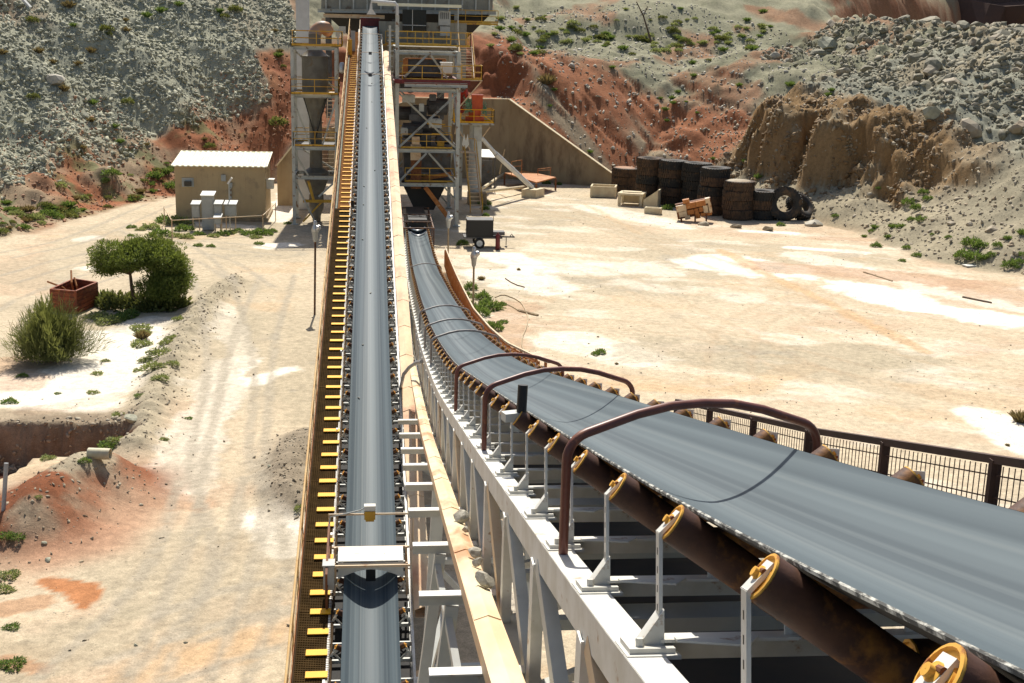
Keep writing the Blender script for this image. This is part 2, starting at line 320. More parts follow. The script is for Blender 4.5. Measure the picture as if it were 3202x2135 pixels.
def paint():
    C = np.zeros(GX.shape+(3,)); X, Y, D, S = GX, GY, GD, GS
    def put(c, a):
        a = np.clip(a, 0, 1)[..., None]; C[:] = C*(1-a)+np.array(c)*a
    n1 = fbm(X, Y, .10, 5, 101); n2 = fbm(X, Y, .45, 5, 102); n3 = fbm(X, Y, 2.2, 4, 103)
    st = fbm(X*.35+Y*.75, Y*.14-X*.3, .9, 5, 104)       # drag marks
    cream, white, pink, orange, gravel = (.58, .475, .33), (.88, .80, .67), (.48, .31, .195), (.58, .385, .21), (.40, .34, .235)
    red, dred, grn, brn = (.30, .115, .052), (.24, .085, .04), (.385, .375, .27), (.33, .24, .15)
    put(cream, np.ones(X.shape)); put(gravel, sstep(-.1, .35, n1)*.55); put(white, sstep(.1, .45, st+n2*.4)*.4*(X > 2)); put(pink, sstep(.18, .5, -n1+n2*.4)*.45)
    put(orange, sstep(.25, .5, fbm(X, Y, .2, 4, 105)+st*.4)*.35); put(gravel, sstep(.15, .5, n3)*.3)
    def blob(pts, wdt, c, a, soft=.6, nz=.8):
        q = g2(pts); dd = seg_dist(X, Y, q if len(q) > 1 else [q[0], (q[0][0]+.01, q[0][1])])
        put(c, a*sstep(wdt*(1+soft*.28), wdt*(1-soft*.28), dd+n2*nz*wdt*.8+n3*.32*wdt+st*.3*wdt)*(D < 1.5))
    # white salty patches, tracks, red stains
    for pts, wd, a in [([(780, 1190), (900, 1160)], .75, .95), ([(620, 1400), (760, 1110), (690, 960)], .6, .5), ([(560, 1530), (640, 1290), (745, 1130)], 1.0, .6), ([(890, 1640), (930, 1700)], 1.1, .9), ([(840, 770), (900, 765)], .9, .9), ([(280, 840), (330, 838)], .8, .9), ([(250, 748), (290, 742)], .6, .9), ([(430, 1060), (330, 1180), (200, 1200)], 2.6, .8), ([(20, 1250), (300, 1260)], 1.0, .7), ([(880, 690), (900, 600)], .9, .8), ([(480, 1010), (380, 1130)], 1.2, .7),
                        ([(2240, 820), (2420, 850)], 2.6, .95), ([(2700, 900), (2900, 960), (3150, 1000)], 1.9, .98), ([(2480, 775), (2700, 790)], .7, .9), ([(2330, 722), (2480, 730)], .6, .9), ([(2000, 840), (1700, 830)], 2.6, .5), ([(1560, 860), (1720, 900)], 2.2, .7), ([(1750, 1060), (2000, 1120)], 1.6, .6), ([(3060, 1290), (3200, 1400)], 1.0, .9), ([(2500, 800), (3180, 960)], 1.6, .5), ([(620, 700), (780, 710)], .8, .7), ([(1560, 800), (1660, 840)], 1.6, .8), ([(1850, 650), (2100, 700)], 1.8, .6)]:
        blob(pts, wd, white, a)
    for pts, wd, a in [([(2250, 780), (2380, 850), (2560, 930), (2900, 1100)], .45, .75), ([(1950, 1200), (2300, 1230), (2500, 1150)], .7, .45), ([(800, 2000), (500, 2080)], 1.2, .5), ([(600, 2060), (900, 1960)], .6, .45), ([(1830, 640), (2000, 730)], .3, .5), ([(2900, 1210), (3150, 1260)], 1.4, .3)]:
        blob(pts, wd, orange, a)
    for pts, wd, a in [([(2450, 840), (2640, 850), (2780, 860), (2980, 880)], 1.9, .75), ([(2560, 745), (2700, 750)], .9, .55), ([(1600, 960), (1560, 1080)], 1.3, .6), ([(2150, 640), (2200, 700)], 1.0, .4), ([(3050, 890), (3200, 930)], 2.2, .6), ([(60, 1200), (20, 1130)], 1.0, .6), ([(90, 900), (20, 820)], 2.0, .35), ([(360, 1240), (100, 1290)], .5, .35)]:
        blob(pts, wd, pink, a)
    for pts, wd, a in [([(600, 1500), (700, 1150), (780, 1000)], 1.0, .4), ([(500, 1750), (800, 1750), (700, 1900)], 2.0, .5), ([(2100, 1100), (2500, 1130), (2800, 1120)], 2.6, .55), ([(1900, 700), (2060, 750)], 1.8, .4), ([(150, 2050), (300, 2000)], 1.3, .6), ([(100, 870), (350, 720)], 2.4, .4)]:
        blob(pts, wd, gravel, a)
    blob([(150, 1815), (250, 1840), (262, 1895)], .22, (.44, .17, .06), .9, nz=2.6); blob([(20, 1900), (120, 1880)], .25, (.42, .2, .09), .6, nz=2.6); blob([(30, 2060), (150, 2090)], .2, (.40, .19, .09), .6, nz=3)
    blob([(420, 1560), (560, 1570)], .8, pink, .7)
    put(gravel, np.exp(-(GM['wr']/.8)**2)*1.2); put((.30, .245, .175), np.exp(-(GM['w2']/.9)**2)*1.5)
    put((.10, .036, .02), sstep(.01, .2, GM['tr'])*(Y < 44.6)*(Y > 43)); put((.50, .21, .09), GM['tr']*sstep(43.4, 42.8, Y)*.9); put((.22, .08, .036), np.exp(-(GM['md']/2.2)**2)*2.2-.25); put(gravel, np.exp(-(GM['md']/1.5)**2)*sstep(.1, .4, n2+n1*.4)*.6); put((.50, .29, .18), np.exp(-(seg_dist(X, Y, g2([(420, 1560), (330, 1700), (150, 1740)]))/.9)**2)*.7); put(gravel, np.exp(-(GM['md']/1.5)**2)*sstep(.0, .3, n2))  # steep trench back wall goes near-black: its shade is painted in
    def track(pts, gap=.95, c=(.38, .33, .25), a=.45, wd=.17):
        q = np.array([p_ for p_ in g2(arc0(pts))]); tn = np.gradient(q, axis=0); tn /= np.linalg.norm(tn, axis=1)[:, None]; nn = np.stack([-tn[:, 1], tn[:, 0]], -1)
        for sd in (-gap, gap): dd = seg_dist(X, Y, [tuple(p_) for p_ in q+nn*sd]); put(c, a*sstep(wd*1.6, wd*.6, dd+n2*.08)*(.55+.6*(n3 > -.3))*(D < .5))
    for pts in ([(520, 2130), (700, 1700), (745, 1350), (800, 1050), (870, 860)], [(640, 2130), (780, 1750), (690, 1450), (720, 1150), (640, 840), (420, 720)], [(250, 2130), (560, 1800), (660, 1500)], [(0, 880), (300, 800), (560, 760), (900, 790)], [(0, 800), (250, 745), (500, 640)], [(950, 1950), (700, 2010), (380, 2120)], [(940, 1860), (760, 1890), (560, 1960)], [(800, 900), (600, 800), (200, 900), (0, 1000)]): track(pts, a=.6)
    for pts in ([(1620, 660), (1900, 700), (2300, 850), (2800, 1080), (3200, 1180)], [(1700, 640), (2100, 780), (2700, 960), (3202, 1060)], [(1560, 820), (1900, 860), (2500, 1150), (3000, 1280)], [(1600, 740), (2200, 760), (2700, 800), (3202, 920)], [(1700, 1000), (2200, 1050), (2800, 1180), (3202, 1240)], [(2300, 1220), (2280, 1120), (2350, 1000), (2600, 900)]): track(pts, c=(.44, .31, .19), a=.26)
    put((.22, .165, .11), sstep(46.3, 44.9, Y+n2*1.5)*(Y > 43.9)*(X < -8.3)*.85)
    put((.36, .32, .25), sstep(.25, .45, fbm(X, Y, .7, 4, 130))*sstep(.0, .3, n1+n2*.3)*.45*(D < .5))
    # hills
    hill = sstep(-.6, 1.2, D+n2*1.0)
    dm = np.interp(S, [5.45, 5.7, 6.3, 6.75, 7.02, 7.6], [0, 2.4, 4.4, 5.2, 11, 40]); left = (1-sstep(6.98, 7.1, S))*np.where(S > 5.45, sstep(-.5, .6, D-dm+n2*1.2), 1)
    put(brn, hill*left); put(red, hill*left*(1-sstep(6, 9, D+n2*3))*sstep(-.2, .25, fbm(X, Y, .25, 4, 111))); put((.14, .17, .07), hill*left*(1-sstep(9, 12, D+n2*2))*sstep(.05, .35, fbm(X, Y, .5, 4, 112))*.7)
    put(grn, hill*left*sstep(6, 9, D+n2*2.5)); put((.26, .265, .2), hill*left*sstep(7, 9, D)*sstep(-.1, .4, n2)*.8); put((.36, .29, .2), hill*left*sstep(40, 50, D+n1*6)*.8)
    put((.30, .22, .14), hill*left*sstep(19, 24, D+n2*3)*(1-sstep(5.2, 6.5, S))*.8); put(red, hill*left*sstep(20, 24, D)*sstep(.05, .3, n2+n1*.5)*(1-sstep(4.6, 5.4, S))*.7)
    mid = (1-left)*sstep(5.3, 5.6, S)*(1-sstep(9.9, 10.3, S)); put(red, hill*mid); put((.44, .22, .11), hill*mid*sstep(0, .4, n2)*.6)
    put(dred, hill*(1-rt if False else 1-(S >= 9)*sstep(14, 17, X+n2*1.5))*sstep(6.9, 7.1, S)*(1-sstep(9.9, 10.3, S))*sstep(4, 6, D)*(1-sstep(8, 11, D+n2*2)))
    rt = np.clip(sstep(9.9, 10.3, S)+(S >= 9)*sstep(14, 17, X+n2*1.5), 0, 1); put(brn, hill*rt)
    rs = rt*(1-sstep(11.06, 11.28, S+n2*.1)); strk = fbm(X*.86+Y*.5, (-X*.5+Y*.86)*.12, .42, 4, 115)
    put(red, hill*rs*sstep(-.25, .05, strk)*.95*(1-sstep(15, 19, D))); put((.29, .235, .155), hill*rs*sstep(-.02, .35, -strk+n2*.25)*.6); put((.38, .16, .075), hill*rs*sstep(.25, .45, strk+n2*.3)*.6)
    upg = sstep(6.9, 7.3, S)*(1-sstep(11.06, 11.28, S)); put((.275, .265, .175), hill*upg*sstep(10, 14, D+n2*3)*.95); put((.20, .195, .12), hill*upg*sstep(10, 14, D)*sstep(0, .4, n2+n3*.4)*.7); put(red, hill*upg*sstep(10, 13, D)*sstep(.15, .4, fbm(X, Y, .2, 4, 117))*.6)
    dz = sstep(11.06, 11.28, S+n2*.1); put((.24, .15, .068), hill*dz*(1-sstep(13.7, 14.3, S+n2*.2))*(1-sstep(9.5, 13, D+n2*2))); put((.29, .255, .175), hill*sstep(13.7, 14.3, S+n2*.2)*(1-sstep(12, 15, D+n2*2))); put((.36, .31, .21), hill*dz*(1-sstep(4, 6.5, D+n2*1.5))*.95); put((.27, .265, .20), hill*dz*sstep(9.5, 12.5, D+n2*2)); put((.30, .24, .15), hill*dz*sstep(.05, .3, n1+n2*.4)*sstep(11, 14, D)*.7); put((.34, .27, .17), hill*dz*sstep(27, 31, D+n2*3)*.8)
    slopey = np.zeros(X.shape); gyv, gxv = np.gradient(GZ, gy, gx); sl_ = np.hypot(gxv, gyv); put((.26, .155, .065), hill*dz*sstep(1.0, 1.8, sl_)*(D < 14)*.8)
    put(red, hill*sstep(6.9, 7.1, S)*(1-sstep(10.9, 11, S))*sstep(1.0, 1.6, sl_)*.8)
    return np.clip(C*(1+n3[..., None]*.14+fbm(X, Y, 5, 2, 120)[..., None]*.08), .01, .9)
GC = paint()
gm = bpy.data.materials.new('soil'); gm.use_nodes = True; MATS['soil'] = gm; n = gm.node_tree; b = n.nodes['Principled BSDF']; b.inputs['Roughness'].default_value = .95; b.inputs['Specular IOR Level'].default_value = .15
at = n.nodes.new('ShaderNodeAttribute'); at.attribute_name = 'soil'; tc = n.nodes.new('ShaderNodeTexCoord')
def _n(s, det, r=.65):
    t = n.nodes.new('ShaderNodeTexNoise'); t.inputs['Scale'].default_value = s; t.inputs['Detail'].default_value = det; t.inputs['Roughness'].default_value = r; n.links.new(tc.outputs['Object'], t.inputs['Vector']); return t
def _mr(src, a, bb, c, dd):
    r = n.nodes.new('ShaderNodeMapRange'); [setattr(r.inputs[k+1], 'default_value', v) for k, v in enumerate((a, bb, c, dd))]; n.links.new(src, r.inputs[0]); return r.outputs[0]
nf = _n(3.5, 10, .72); ns = _n(26, 4, .7); vo = n.nodes.new('ShaderNodeTexVoronoi'); vo.inputs['Scale'].default_value = 5.5; n.links.new(tc.outputs['Object'], vo.inputs['Vector'])
m1 = n.nodes.new('ShaderNodeMath'); m1.operation = 'MULTIPLY'; n.links.new(_mr(nf.outputs[0], .3, .7, .70, 1.24), m1.inputs[0]); n.links.new(_mr(ns.outputs[0], .3, .7, .74, 1.2), m1.inputs[1])
vm = n.nodes.new('ShaderNodeVectorMath'); vm.operation = 'SCALE'; n.links.new(at.outputs['Color'], vm.inputs[0]); n.links.new(m1.outputs[0], vm.inputs['Scale'])
# scattered pebbles of paler and darker stone
peb = n.nodes.new('ShaderNodeMix'); peb.data_type = 'RGBA'; n.links.new(vm.outputs[0], peb.inputs[6]); peb.inputs[7].default_value = (.30, .27, .22, 1)
pk = n.nodes.new('ShaderNodeMath'); pk.operation = 'MULTIPLY'; n.links.new(_mr(vo.outputs['Distance'], .10, .16, 1, 0), pk.inputs[0]); n.links.new(_mr(_n(.6, 4).outputs[0], .5, .62, 0, .75), pk.inputs[1]); n.links.new(pk.outputs[0], peb.inputs[0])
n.links.new(peb.outputs[2], b.inputs['Base Color'])
bp = n.nodes.new('ShaderNodeBump'); bp.inputs['Strength'].default_value = .55; bp.inputs['Distance'].default_value = .08
ad = n.nodes.new('ShaderNodeMath'); n.links.new(nf.outputs[0], ad.inputs[0]); n.links.new(pk.outputs[0], ad.inputs[1]); n.links.new(ad.outputs[0], bp.inputs['Height']); n.links.new(bp.outputs[0], b.inputs['Normal'])
def land(name, facemask, label=None):
    ny, nx = GX.shape; idx = np.arange(ny*nx).reshape(ny, nx)
    q = np.stack([idx[:-1, :-1], idx[:-1, 1:], idx[1:, 1:], idx[1:, :-1]], -1)[facemask]
    used = np.unique(q); remap = np.zeros(ny*nx, int); remap[used] = np.arange(len(used)); q = remap[q]
    P = np.stack([GX.ravel()[used], GY.ravel()[used], GZ.ravel()[used]], -1); me = bpy.data.meshes.new(name)
    me.vertices.add(len(P)); me.vertices.foreach_set('co', P.ravel()); me.loops.add(q.size); me.loops.foreach_set('vertex_index', q.ravel().astype(np.int32))
    me.polygons.add(len(q)); me.polygons.foreach_set('loop_start', np.arange(0, q.size, 4, dtype=np.int32)); me.polygons.foreach_set('loop_total', np.full(len(q), 4, np.int32)); me.polygons.foreach_set('use_smooth', np.ones(len(q), bool))
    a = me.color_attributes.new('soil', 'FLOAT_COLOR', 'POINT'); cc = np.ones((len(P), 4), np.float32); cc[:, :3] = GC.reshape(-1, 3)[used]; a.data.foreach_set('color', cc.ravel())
    me.materials.append(gm); me.update(calc_edges=True); me.validate(); o = bpy.data.objects.new(name, me); COL.objects.link(o); o['kind'] = 'structure'
    if label: o['label'] = label
    return o
fd = GD[:-1, :-1]; fs = GS[:-1, :-1]
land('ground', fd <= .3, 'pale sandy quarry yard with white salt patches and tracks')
land('rubble_hillside', (fd > .3) & (fs < 6), 'grey green slope of broken rock on the left')
land('red_hillside', (fd > .3) & (fs >= 6) & (fs < 11.1), 'red earth slopes and cut banks behind the plant')
land('eroded_hillside', (fd > .3) & (fs >= 11.1), 'brown eroded bank under a dump of grey boulders on the right')
# far pit wall across the top right
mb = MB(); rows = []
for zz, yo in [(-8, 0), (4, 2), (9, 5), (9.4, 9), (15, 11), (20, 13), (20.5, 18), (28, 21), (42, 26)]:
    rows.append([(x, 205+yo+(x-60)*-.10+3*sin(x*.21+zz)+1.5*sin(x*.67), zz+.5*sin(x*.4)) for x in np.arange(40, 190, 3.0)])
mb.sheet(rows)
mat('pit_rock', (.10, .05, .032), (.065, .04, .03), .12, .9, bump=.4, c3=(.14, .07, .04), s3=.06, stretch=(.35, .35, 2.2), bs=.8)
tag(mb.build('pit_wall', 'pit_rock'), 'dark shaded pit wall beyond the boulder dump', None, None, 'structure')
# ------------------------------------------------------------------ straight inclined conveyor (left)
SL = .1495; aL = math.atan(SL)
EL = lambda y: 1.28+(y-23.19)*SL            # height of the belt edge
def trough(dx):                             # height below the belt edge across a troughed belt (half width .6)
    a = abs(dx)/.6; return -.25*(1-a**1.75)
def Lp(x, y, dz=0): return (x, y, EL(y)+dz)
lc = thing('inclined_conveyor', 'long straight inclined belt conveyor with yellow striped walkway climbing to the plant tower', 'conveyor', (0, 24, 0))
Y0, Y1 = 14.0, 107.6
mb = MB(); xs = np.linspace(-.6, .6, 25)
mb.sheet([[Lp(x, y, trough(x)) for x in xs] for y in list(np.arange(Y0, 106.0, 1.6))+[Y1-1.2]]+[[(x, Y1, EL(Y1)-.10-.03*abs(x)) for x in xs], [(x, Y1+.35, EL(Y1)-.28) for x in xs]])
mb.build('belt', 'belt', lc, smooth=True)
mb = MB(); mb.sheet([[Lp(x, y, -.75) for x in (-.88, .88)] for y in (Y0, 60, Y1)]); mb.build('return_belt_shade', 'belt_shade', lc)  # return belt widened into a dark sheet that paints the shade inside the truss
for sx in (-1, 1):
    mb = MB(); x = sx*.92
    mb.beam(Lp(x, Y0, -.46), Lp(x, Y1, -.46), .012, .2); mb.beam(Lp(x-sx*.025, Y0, -.352), Lp(x-sx*.025, Y1, -.352), .055, .012); mb.beam(Lp(x-sx*.04, Y0, -.558), Lp(x-sx*.04, Y1, -.558), .085, .012)
    for k, y in enumerate(np.arange(18, 106, 5.7)): mb.box(Lp(x+sx*.03, y, -.42), (.05, .16, .26))
    mb.build('stringer', 'white_paint', lc)
mb = MB()
for sx in (-1, 1):
    mb.beam(Lp(sx*.9, Y0, -1.5), Lp(sx*.9, Y1, -1.5), .1, .1)
    for k, y in enumerate(np.arange(15, 106, 1.9)):
        mb.beam(Lp(sx*.9, y, -.56), Lp(sx*.9, y, -1.5), .06, .06); mb.beam(Lp(sx*.9, y, -1.48), Lp(sx*.9, min(y+1.9, Y1), -.58), .05, .05)
for y in np.arange(15, 106, 1.9): mb.beam(Lp(-.9, y, -1.5), Lp(.9, y, -1.5), .06, .06)
mb.build('truss', 'grey_paint', lc)
# idlers: frame with two wing rollers, copied up the belt
def roller(mb, a, b, r=.068, n=16, hub=True):
    a = Vector(a); b = Vector(b); t = (b-a).normalized(); M = t.to_track_quat('Z', 'Y').to_matrix(); L = (b-a).length
    mb.cur = 0; mb.lathe([(r, .004), (r, L-.004)], a, n, M, cap=False); mb.cur = 1
    for o_, s_ in ((a, 1), (b, -1)):
        Ms = M if s_ > 0 else M@Matrix.Rotation(pi, 3, 'X')
        mb.lathe([(r*1.0, .006), (r*1.0, -.002), (r*.88, -.004), (r*.84, .006), (r*.62, .008), (r*.58, .002), (r*.40, .004), (r*.36, -.014), (r*.2, -.016), (r*.2, -.03), (.001, -.03)], o_, n, Ms, cap=False)
    mb.cur = 0
def left_idler():
    m = MB(); m.box((0, 0, -.40), (1.78, .045, .012)); m.box((0, -.02, -.44), (1.78, .012, .07))
    m.box((0, .53, -.36), (1.74, .035, .012)); m.box((0, .515, -.41), (1.74, .01, .10))
    for s in (-1, 1):
        m.beam((s*.86, .02, -.40), (s*.70, .02, -.07), .05, .012, (0, 1, 0)); m.beam((s*.60, -.06, -.40), (s*.78, -.06, -.16), .045, .012, (0, 1, 0)); m.beam((s*.22, 0, -.40), (s*.22, 0, -.31), .05, .012, (0, 1, 0))
    f = m.build('idler_frame', 'grey_paint', lc)
    for s in (-1, 1):
        m = MB(); roller(m, (s*.72, 0, -.055), (s*.24, 0, -.33), .062, 12); m.build('roller', ['rust_roller', 'roller_cap'], f, smooth=True, rel=False)
    return f
# meshes are made around the origin, so undo the parent's offset for them
p0 = left_idler(); p0.data.transform(Matrix.Translation(wloc(lc)))
ys = np.arange(22.0, 106.3, 1.25)
for i, y in enumerate(ys):
    o = p0 if i == 0 else dup(p0, lc); o.location = Vector(Lp(0, y))-wloc(lc); o.rotation_euler = (aL, 0, 0)
# walkway
wk = MB(); x0, x1 = -1.56, -.86; zz = -.36
for x in np.linspace(x0+.02, x1-.02, 14): wk.beam(Lp(x, 20, zz), Lp(x, 57, zz), .009, .032)
for y in np.arange(20.05, 57, .06): wk.beam(Lp(x0, y, zz+.002), Lp(x1, y, zz+.002), .03, .026)
for y in np.arange(20.3, 57, 2.96): wk.beam(Lp(x0, y, zz), Lp(x1, y, zz), .03, .05)
wk.cur = 1
for x in np.linspace(x0+.14, x1-.02, 12): wk.beam(Lp(x, 57, zz), Lp(x, 106, zz), .012, .03)
for y in np.arange(57.05, 106, .1): wk.beam(Lp(x0+.12, y, zz+.002), Lp(x1, y, zz+.002), .04, .026)
for y in np.arange(57.05, 106, 2.96): wk.beam(Lp(x0+.1, y, zz), Lp(x1, y, zz), .04, .05)
wk.cur = 2
wk.beam(Lp(x0-.035, 20, zz-.05), Lp(x0-.035, 106, zz-.05), .07, .16); wk.beam(Lp(x1+.03, 20, zz-.05), Lp(x1+.03, 106, zz-.05), .05, .16)
wk.cur = 3; wk.beam(Lp(x0+.05, 57, zz+.02), Lp(x0+.05, 100, zz+.02), .07, .02)
wk = wk.build('walkway', ['grating', 'grating_rust', 'walk_edge', 'edge_strip'], lc)
for i, y in enumerate(np.arange(22.5, 95.5, .74)):
    m = MB(); o_ = rng.uniform(-.02, .02); m.beam(Lp(-1.34+o_, y, zz+.035), Lp(-.89+o_, y, zz+.035), .26, .02); m.build('tread_strip', 'yellow', wk)
# hand rail along the walkway
hr = MB(); X = -1.615; pts = lambda dz, a=20, b=106: [Lp(X, y, dz) for y in (a, (a+b)/2, b)]
hr.tube(pts(.66), .026, 8); hr.tube(pts(.18), .018, 6); hr.cur = 1; hr.beam(Lp(X+.02, 20, -.24), Lp(X+.02, 106, -.24), .012, .26); hr.cur = 0
for y in np.arange(20.6, 106, 2.05): hr.beam(Lp(X, y, -.5), Lp(X, y, .66), .045, .045)
hr.build('handrail', ['handrail_tan', 'rust_orange'], lc, smooth=False)
hr = MB(); X = -.80
for y in np.arange(93.0, 106, 1.6): hr.beam(Lp(X, y, -.4), Lp(X, y, .6), .035, .035)
hr.tube([Lp(X, 93, .6), Lp(X, 106, .6)], .02, 6); hr.tube([Lp(X, 93, .15), Lp(X, 106, .15)], .016, 6); hr.build('handrail', 'cream_paint', lc)
# peaked cable tray beside the belt
ct = MB(); y = 26.0; k = 0
while y < 96:
    L = 2.5 if rng.random() < .7 else 1.6; L = min(L, 96.5-y); j = rng.uniform(-.01, .01); h = .035+rng.uniform(0, .012)
    rid = lambda yy, dz: [Lp(.945+j, yy, -.20+dz), Lp(1.145+j, yy, -.20+h+.03+dz), Lp(1.355+j, yy, -.20+dz)]
    a = rid(y-.04, .014); bq = rid(y+L, 0); ct.sheet([a, bq]); ct.add(a+[(p[0], p[1], p[2]-.014) for p in a], [(0, 1, 4, 3), (1, 2, 5, 4)])
    y += L; k += 1
ct.cur = 1
for x in (.945, 1.355): ct.beam(Lp(x, 26, -.30), Lp(x, 96.5, -.30), .01, .2)
ct.beam(Lp(1.18, 26, -.40), Lp(1.18, 96.5, -.40), .4, .01)
for y in np.arange(27, 96, 2.5): ct.beam(Lp(.9, y, -.42), Lp(1.4, y, -.42), .05, .05)
ct.build('cable_tray', ['tray_tan', 'cream_paint'], lc); m = MB(); m.beam(Lp(-.845, 20, -.44), Lp(-.845, 106, -.44), .012, .2); m.build('side_plate', 'black', lc)  # plate is black to paint the shade between walkway and stringer
# fallen section of tray cover and its continuation at the lower end
for (a, bq, wd, nm) in [((1.55, 25.9, 1.0), (1.85, 22.6, .35), .34, 'tray_tan'), ((1.05, 24.2, .95), (1.25, 21.0, .3), .36, 'tray_cream')]:
    m = MB(); a = Vector(a); bq = Vector(bq); t = Vector((wd/2, .02, 0)); hgt = Vector((0, 0, .07)); m.sheet([[a-t, a+hgt, a+t], [bq-t, bq+hgt, bq+t]]); m.sheet([[a-t, a-t-Vector((0, 0, .16))], [bq-t, bq-t-Vector((0, 0, .16))]]); m.sheet([[a+t, a+t-Vector((0, 0, .16))], [bq+t, bq+t-Vector((0, 0, .16))]])
    m.build('cable_tray_cover', nm, lc)
# trestles
for y in (30, 44, 58, 72, 86):
    m = MB()
    for s in (-1, 1):
        m.beam((s*1.25, y, 0), Lp(s*.85, y, -1.5), .16, .16)
        if EL(y) > 4: m.beam((s*1.15, y, EL(y)*.22), (-s*.95, y, EL(y)-2.0), .08, .08)
    m.beam((-1.1, y, EL(y)-1.58), (1.1, y, EL(y)-1.58), .14, .14); m.build('trestle', 'grey_paint', lc)
# head chute of the conveyor
m = MB(); m.box((0, Y1+.7, EL(Y1)+.05), (1.55, 1.2, 1.0)); m.build('head_box', 'dark_red', lc)
m = MB(); m.box((0, Y1+.68, EL(Y1)+.56), (1.6, 1.3, .05)); m.build('head_box_lid', 'white_paint', lc)
# belt scale / cover hood
hy = 27.15; hd = MB(); hw = .76
for dy in (-.34, .34):
    hd.beam(Lp(-hw-.05, hy+dy, -.36), Lp(-hw-.05, hy+dy, .44), .05, .05); hd.beam(Lp(hw+.05, hy+dy, -.36), Lp(hw+.05, hy+dy, .44), .05, .05); hd.beam(Lp(-hw-.12, hy+dy*1.15, .40), Lp(hw+.12, hy+dy*1.15, .40), .045, .05)
hd.cur = 1
for k in (0, 1): hd.box(Lp(0, hy-.155+.31*k, .46), (hw*2-.06, .295, .03), M=Matrix.Rotation(aL, 3, 'X'))
hd.cur = 2
def arch(dy):
    P = [(-hw+.03, .44), (hw-.03, .44), (hw-.03, .04)]+[(x, .06+.22*cos(x/hw*pi/2)) for x in np.linspace(hw-.1, -hw+.1, 13)]+[(-hw+.03, .04)]
    hd.prism([Lp(x, hy+dy, z) for x, z in P], (0, .015, 0))
arch(-.33); arch(.31)
hd.build('belt_hood', ['cream_paint', 'white_paint', 'grey_paint'], lc)
m = MB(); m.box(Lp(0, hy+.30, .09), (1.24, .012, .34)); m.box(Lp(0, hy-.05, -.02), (.22, .02, .3)); m.build('rubber_curtain', 'black', lc)
m = MB(); m.box(Lp(-.93, hy-.4, .20), (.24, .34, .56)); m.box(Lp(-.93, hy-.4, .50), (.27, .38, .03)); m.build('junction_box', 'cabinet_grey', lc)
m = MB()
for y in (26.3, 28.4): m.beam(Lp(-.97, y, -.4), Lp(-.97, y, .5), .05, .05)
m.beam(Lp(-.97, 26.3, .48), Lp(-.97, 28.4, .48), .05, .05); m.beam(Lp(-.97, 26.3, .05), Lp(-.97, 28.4, .05), .05, .05); m.build('guard_frame', 'rust', lc)
sb = MB(); sy = 28.7; sb.tube([Lp(-.98, sy, -.4), Lp(-.98, sy, .58), Lp(1.0, sy, .58), Lp(1.0, sy, -.4)], .028, 8)
sb = sb.build('sensor_bar', 'cream_paint', lc)
m = MB(); m.box(Lp(-.02, sy+.06, .70), (.27, .18, .16)); m.build('sensor_box', 'white_paint', sb)
m = MB(); m.box(Lp(-.02, sy-.05, .57), (.26, .05, .20)); m.box(Lp(-.02, sy-.03, .46), (.2, .03, .1)); m.build('sensor_bracket', 'yellow_rail', sb)
m = MB(); m.tube([Lp(-1.0, sy-.3, .2), Lp(-.95, sy-.05, .55), Lp(-.5, sy, .62), Lp(-.25, sy, .68), Lp(-.12, sy+.03, .74)], .016, 6); m.build('conduit', 'grey_paint', sb)
# sensor straps over the belt far up
for y, c in ((84.5, 0), (92.5, 1), (100.5, 0)):
    m = MB(); m.tube([Lp(-.9, y, -.35), Lp(-.9, y, .34), Lp(-.5, y, .4), Lp(.5, y, .4), Lp(.9, y, .34), Lp(.9, y, -.35)], .02, 6)
    b_ = m.build('guard_bar', 'cream_paint', lc)
    if y < 100: m = MB(); m.box(Lp(0, y, .33), (.22, .1, .2)); m.build('sensor_box', 'dark_steel', b_)
m = MB(); m.box(Lp(-.78, 56.2, .12), (.14, .2, .3)); m.build('pull_switch', 'black', lc)

# ------------------------------------------------------------------ curved conveyor (right)
KX = .0153; XC = 1.73
_Y = [-4, 0, 2, 3.26, 4.2, 8.9, 13, 15.35, 18.8, 22, 26.5, 30.3, 36.2, 42, 45, 50, 56, 60, 65, 69, 75, 83, 88, 96]
_E = [14.50, 13.42, 12.885, 12.54, 12.29, 11.18, 10.22, 9.69, 8.89, 8.17, 7.30, 6.60, 5.60, 4.80, 4.36, 3.72, 3.02, 2.52, 2.06, 1.74, 1.42, 1.12, .98, .85]
_fine = np.arange(-4, 96.01, .5); _e = np.interp(_fine, _Y, _E)
for _ in range(14): _e[1:-1] = (_e[:-2]+2*_e[1:-1]+_e[2:])/4
ER = lambda y: float(np.interp(y, _fine, _e))
slR = lambda y: (ER(y+.5)-ER(y-.5))
def Rp(dx, y, dz=0): return (XC+KX*y+dx, y, ER(y)+dz)
rc = thing('curved_conveyor', 'wide belt conveyor curving down under bent pipe hoops to the plant tower base', 'conveyor', (XC, 4, 0))
YR0, YR1 = -2.5, 89.5; yy = list(np.arange(YR0, 20, .5))+list(np.arange(20, YR1+.1, 1.0))
trR = lambda dx: -.245*(1-(abs(dx)/.59)**1.7)
mb = MB(); xs = np.linspace(-.59, .59, 27); mb.sheet([[Rp(x+.02, y, trR(x)) for x in xs] for y in yy]); mb.build('belt', 'belt', rc, smooth=True)
mb = MB()
for s in (-1, 1): mb.sheet([[Rp(.02+s*.589, y, .0005), Rp(.02+s*.598, y, -.003), Rp(.02+s*.599, y, -.013), Rp(.02+s*.589, y, -.016)] for y in yy])
mb.build('belt_edge', 'belt_edge', rc)
